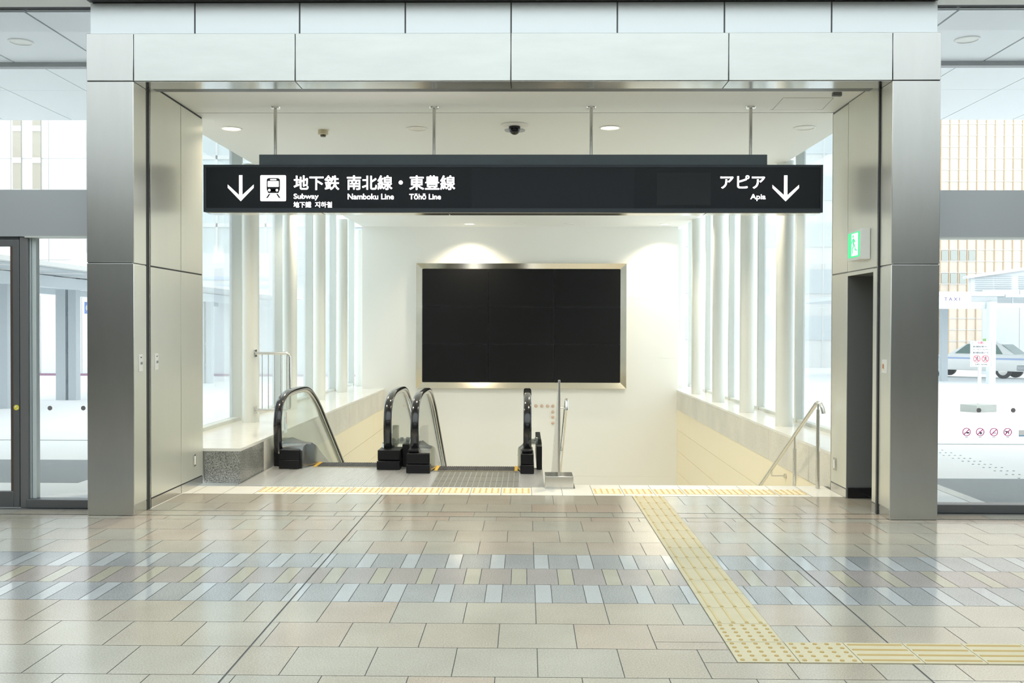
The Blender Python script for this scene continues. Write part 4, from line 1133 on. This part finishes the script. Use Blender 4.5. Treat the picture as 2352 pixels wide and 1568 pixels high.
for k in (-1, 0, 1, 2):
    for z0 in (6.70, 5.04):
        if z0 < 6 and k > 1: continue
        MB().box(30.77 + .654 * k + .10, 30.77 + .654 * k + .555, 69.94, 70, z0, z0 + .70).build('window', BLD_G, b, smooth=0)
# right taxi canopy
tc = thing('taxi_canopy', (16.5, 33, gz(33)), 'white taxi stand canopy on square posts outside the right glass', 'canopy')
MB().box(13, 17.55, 35.3, 47, 2.87, 3.03).build('roof_slab', CANO, tc, smooth=0)
MB().box(17.6, 26, 35.3, 43, 2.83, 2.93).build('roof_slab', CANO, tc, smooth=0)
MB().box(13, 17.3, 35.32, 35.52, 2.40, 2.655).build('beam', CANO, tc, smooth=0)
MB().box(17.3, 26, 35.32, 35.52, 2.44, 2.60).build('beam', CANO, tc, smooth=0)
for x, y in ((17.0, 35.15), (16.65, 38.3), (16.5, 43)):
    MB().box(x - .12, x + .12, y - .12, y + .12, gz(y) - .02, 2.655).build('post', CANO if y < 36 else CANOD, tc, smooth=0)
fa = MB().box(13, 16.35, 35.32, 35.38, 2.66, 2.868).build('fascia_sign', PAPER, tc, smooth=0)
MB().box(16.352, 17.3, 35.32, 35.38, 2.66, 2.868).build('fascia_panel', mat('pale grey fascia', (.40, .43, .44), .5), tc, smooth=0)
lettering('TAXI', 15.36, 15.93, 2.695, 2.815, 35.319, PURPLE, fa, bold=.0, depth=.01, spacing=1.5)
for x in (17.9, 18.35, 19.1, 19.9):
    MB().cyl((x, 35.42, 2.60), (x, 35.42, 2.83), .03, 10).build('roof_bracket', ALU, tc)
lb = thing('louvred_plant_box', (22, 48, 2.9), 'white louvred plant enclosure with a rising roof above the taxi canopy', 'plant enclosure')
mb = MB(); mb.prism([(22.2, 2.9), (40, 2.9), (40, 6.9), (22.2, 4.25)], 'Y', 48, 48.3); mb.build('wall', LOUV, lb, smooth=0)
mb = MB()
for i in range(14):
    for a, e in ((22.4, 23.3), (23.36, 24.2), (24.55, 25.5), (25.56, 28)): mb.box(a, e, 47.95, 48.0, 3.0 + .1 * i, 3.03 + .1 * i)
mb.build('louvre', BLD_B, lb, smooth=0)
mb = MB(); mb.prism([(21.9, 4.18), (40, 6.85), (40, 7.0), (21.9, 4.33)], 'Y', 47.8, 48.3); mb.build('roof_edge', BLD_W, lb, smooth=0)

# notice board
nb = thing('notice_board', (9.66, 20.4, gz(20.4) - .02), 'white notice board with two red prohibition circles on a post and concrete foot', 'notice board')
zb = gz(20.4) - .02
mb = MB(); a = math.radians(28); c_, s_ = math.cos(a), math.sin(a)
def rot(x, y): return (9.64 + x * c_ - y * s_, 20.45 + x * s_ + y * c_)
pts = [rot(-.1, -.26), rot(.36, -.26), rot(.36, .2), rot(-.1, .2)]
pts = [rot(-.30, -.18), rot(.28, -.22), rot(.28, .22), rot(-.30, .22)]
mb.prism(pts, 'Z', zb, zb + .155); mb.build('foot', CONC, nb, smooth=0)
MB().box(9.625, 9.68, 20.42, 20.475, zb + .15, 1.3).build('post', STEEL, nb, smooth=0)
bd = MB().box(9.43, 9.88, 20.37, 20.40, .837, 1.377).build('board', PAPER, nb, smooth=0)
mb = MB()
for q in ((9.445, 9.865, .852, .858), (9.445, 9.555, 1.344, 1.350), (9.755, 9.865, 1.344, 1.350), (9.445, 9.451, .852, 1.350), (9.859, 9.865, .852, 1.350)): mb.box(q[0], q[1], 20.366, 20.37, q[2], q[3])
mb.build('border', BLUEL, bd, smooth=0)
lettering('お願い', 9.575, 9.735, 1.322, 1.370, 20.369, RED, bd, bold=0)
lettering('南口駅前広場での', 9.475, 9.765, 1.245, 1.280, 20.369, INK, bd, bold=0)
lettering('スケートボード・キックボード', 9.475, 9.830, 1.185, 1.215, 20.369, INK, bd, bold=0)
lettering('等の使用は禁止です', 9.475, 9.80, 1.115, 1.152, 20.369, INK, bd, bold=0)
lettering('札幌市・JR北海道', 9.52, 9.775, .872, .898, 20.369, INK, bd, bold=0)
for x in (9.555, 9.735):
    mb = MB(); annulus(mb, x, 1.005, .075, .064, 20.364, 20.37)
    c = .707 * .066; w_ = .005
    mb.prism([(x - c - w_, 1.005 + c - w_), (x - c + w_, 1.005 + c + w_), (x + c + w_, 1.005 - c + w_), (x + c - w_, 1.005 - c - w_)], 'Y', 20.364, 20.37)
    mb.build('prohibition_ring', mat('poster red', (.80, .12, .20), .5), bd, smooth=0)
    mb = MB(); z = 1.005
    mb.prism(ring_pts(x + .010, z + .042, .010, 12), 'Y', 20.366, 20.37)
    mb.prism([(x - .006, z + .028), (x + .014, z + .030), (x + .006, z - .008), (x - .012, z - .006)], 'Y', 20.366, 20.37)
    mb.prism([(x + .004, z - .006), (x + .028, z - .02), (x + .018, z - .046), (x + .010, z - .044), (x + .014, z - .022), (x - .010, z - .006)], 'Y', 20.366, 20.37)
    mb.prism([(x - .010, z - .004), (x - .022, z - .030), (x - .044, z - .034), (x - .042, z - .042), (x - .014, z - .038), (x + .002, z - .008)], 'Y', 20.366, 20.37)
    mb.prism([(x + .012, z + .028), (x + .036, z + .008), (x + .030, z + .002), (x + .008, z + .018)], 'Y', 20.366, 20.37)
    mb.build('figure', INK, bd, smooth=0)

# taxi: local frame, x = towards the nose, y = towards its left side (the side we see), z up
tx = thing('taxi', (0, 0, 0), 'white taxi with a blue side stripe parked beyond the notice board', 'car')
def sec(x, hw, z0, z1, hz, tw):
    """body section: half width at sill, bottom, shoulder height, ..."""
    return [(x, -hw * .93, z0), (x, -hw, z0 + .15), (x, -hw, hz), (x, -tw, z1), (x, tw, z1), (x, hw, hz), (x, hw, z0 + .15), (x, hw * .93, z0)]
S = [sec(-1.05, .74, .32, .78, .62, .70), sec(-.98, .82, .30, .92, .78, .76), sec(-.5, .845, .29, .95, .84, .80), sec(.2, .85, .29, .96, .86, .81), sec(1.4, .85, .29, .95, .86, .81), sec(2.3, .85, .29, .92, .83, .80), sec(2.9, .84, .29, .88, .80, .78), sec(3.45, .80, .30, .80, .70, .72), sec(3.58, .72, .32, .70, .60, .64)]
MB().loft(S).build('body', CARW, tx, local=True, bevel=.03)
Gh = [[(-.25, -.78, .93), (-.25, .78, .93), (-.10, .74, 1.0), (-.10, -.74, 1.0)]]
mb = MB()
base = [(-.42, .77), (2.20, .77)]
def ghr(z, a, b, hw): return [(a, -hw, z), (b, -hw, z), (b, hw, z), (a, hw, z)]
mb.loft([ghr(.90, -.48, 2.30, .79), ghr(1.08, -.22, 2.02, .736), ghr(1.36, .18, 1.52, .65), ghr(1.44, .42, 1.28, .58)])
mb.build('cabin', CARW, tx, local=True, bevel=.03)
def side(pts, y0, m, nm):
    mb = MB()
    def Y_(z, s): return s * (.79 - (z - .90) * .30 + .016)
    for s in (1, -1):
        a = [(x, Y_(z, s), z) for x, z in pts]; b_ = [(x, Y_(z, s) - s * .03, z) for x, z in pts]
        mb.loft([a, b_])
    return mb.build(nm, m, tx, local=True, smooth=0)
side([(.98, .96), (1.98, .96), (1.50, 1.34), (.98, 1.36)], 0, CARG, 'side_window')
side([(.02, .96), (.90, .96), (.90, 1.36), (.32, 1.34)], 0, CARG, 'side_window')
mb = MB(); mb.hexa([(-.40, -.66, .95), (-.43, -.66, .94), (-.43, .66, .94), (-.40, .66, .95), (.14, -.58, 1.34), (.10, -.58, 1.335), (.10, .58, 1.335), (.14, .58, 1.34)]); bmesh.ops.recalc_face_normals(mb.bm, faces=mb.bm.faces)
mb.build('rear_window', CARG, tx, local=True, smooth=0)
mb = MB()
for s in (1, -1): mb.box(-.95, 3.2, s * .846, s * .858, .74, .81)
mb.build('side_stripe', BLUESTRIPE, tx, local=True, smooth=0)
mb = MB()
mb.box(-1.18, -.95, -.78, .78, .34, .54); mb.box(-1.0, -.55, .80, .86, .34, .54); mb.box(-1.0, -.55, -.86, -.80, .34, .54)
mb.build('rear_bumper', CHROME, tx, local=True, bevel=.03)
for s in (1, -1):
    MB().box(-1.10, -.99, s * .60, s * .80, .56, .70).build('tail_lamp', RED, tx, local=True, bevel=.01)
    MB().box(-1.08, -.97, s * .60, s * .80, .70, .80).build('indicator_lamp', ORANGE, tx, local=True, bevel=.01)
MB().box(-1.10, -1.04, -.17, .17, .60, .76).build('number_plate', mat('green white plate', (.55, .72, .58), .5), tx, local=True, bevel=.005)
for x in (0.02, 2.80):
    for s in (1, -1):
        wv = MB().lathe([(.20, s * .58), (.305, s * .59), (.315, s * .64), (.315, s * .74), (.30, s * .77), (.20, s * .772)], (x, 0, .315), 'Y', 28).build('wheel', TYRE, tx, local=True)
        MB().lathe([(.20, s * .765), (.18, s * .785), (.06, s * .792), (.02, s * .792)], (x, 0, .315), 'Y', 24).build('hubcap', STEEL, wv, local=True)
MB().box(.75, 1.05, -.22, .22, 1.44, 1.56).build('roof_light', mat('green roof light', (.45, .80, .25), .4), tx, local=True, bevel=.03)
ta = math.radians(180 - 46)
tx.rotation_euler = (0, 0, ta); tx.scale = (1.03, 1.03, 1.10)
tx.location = (20.5 + .6, 41.3 + .6, gz(41.6) - .02)

print('objects', len(bpy.data.objects))
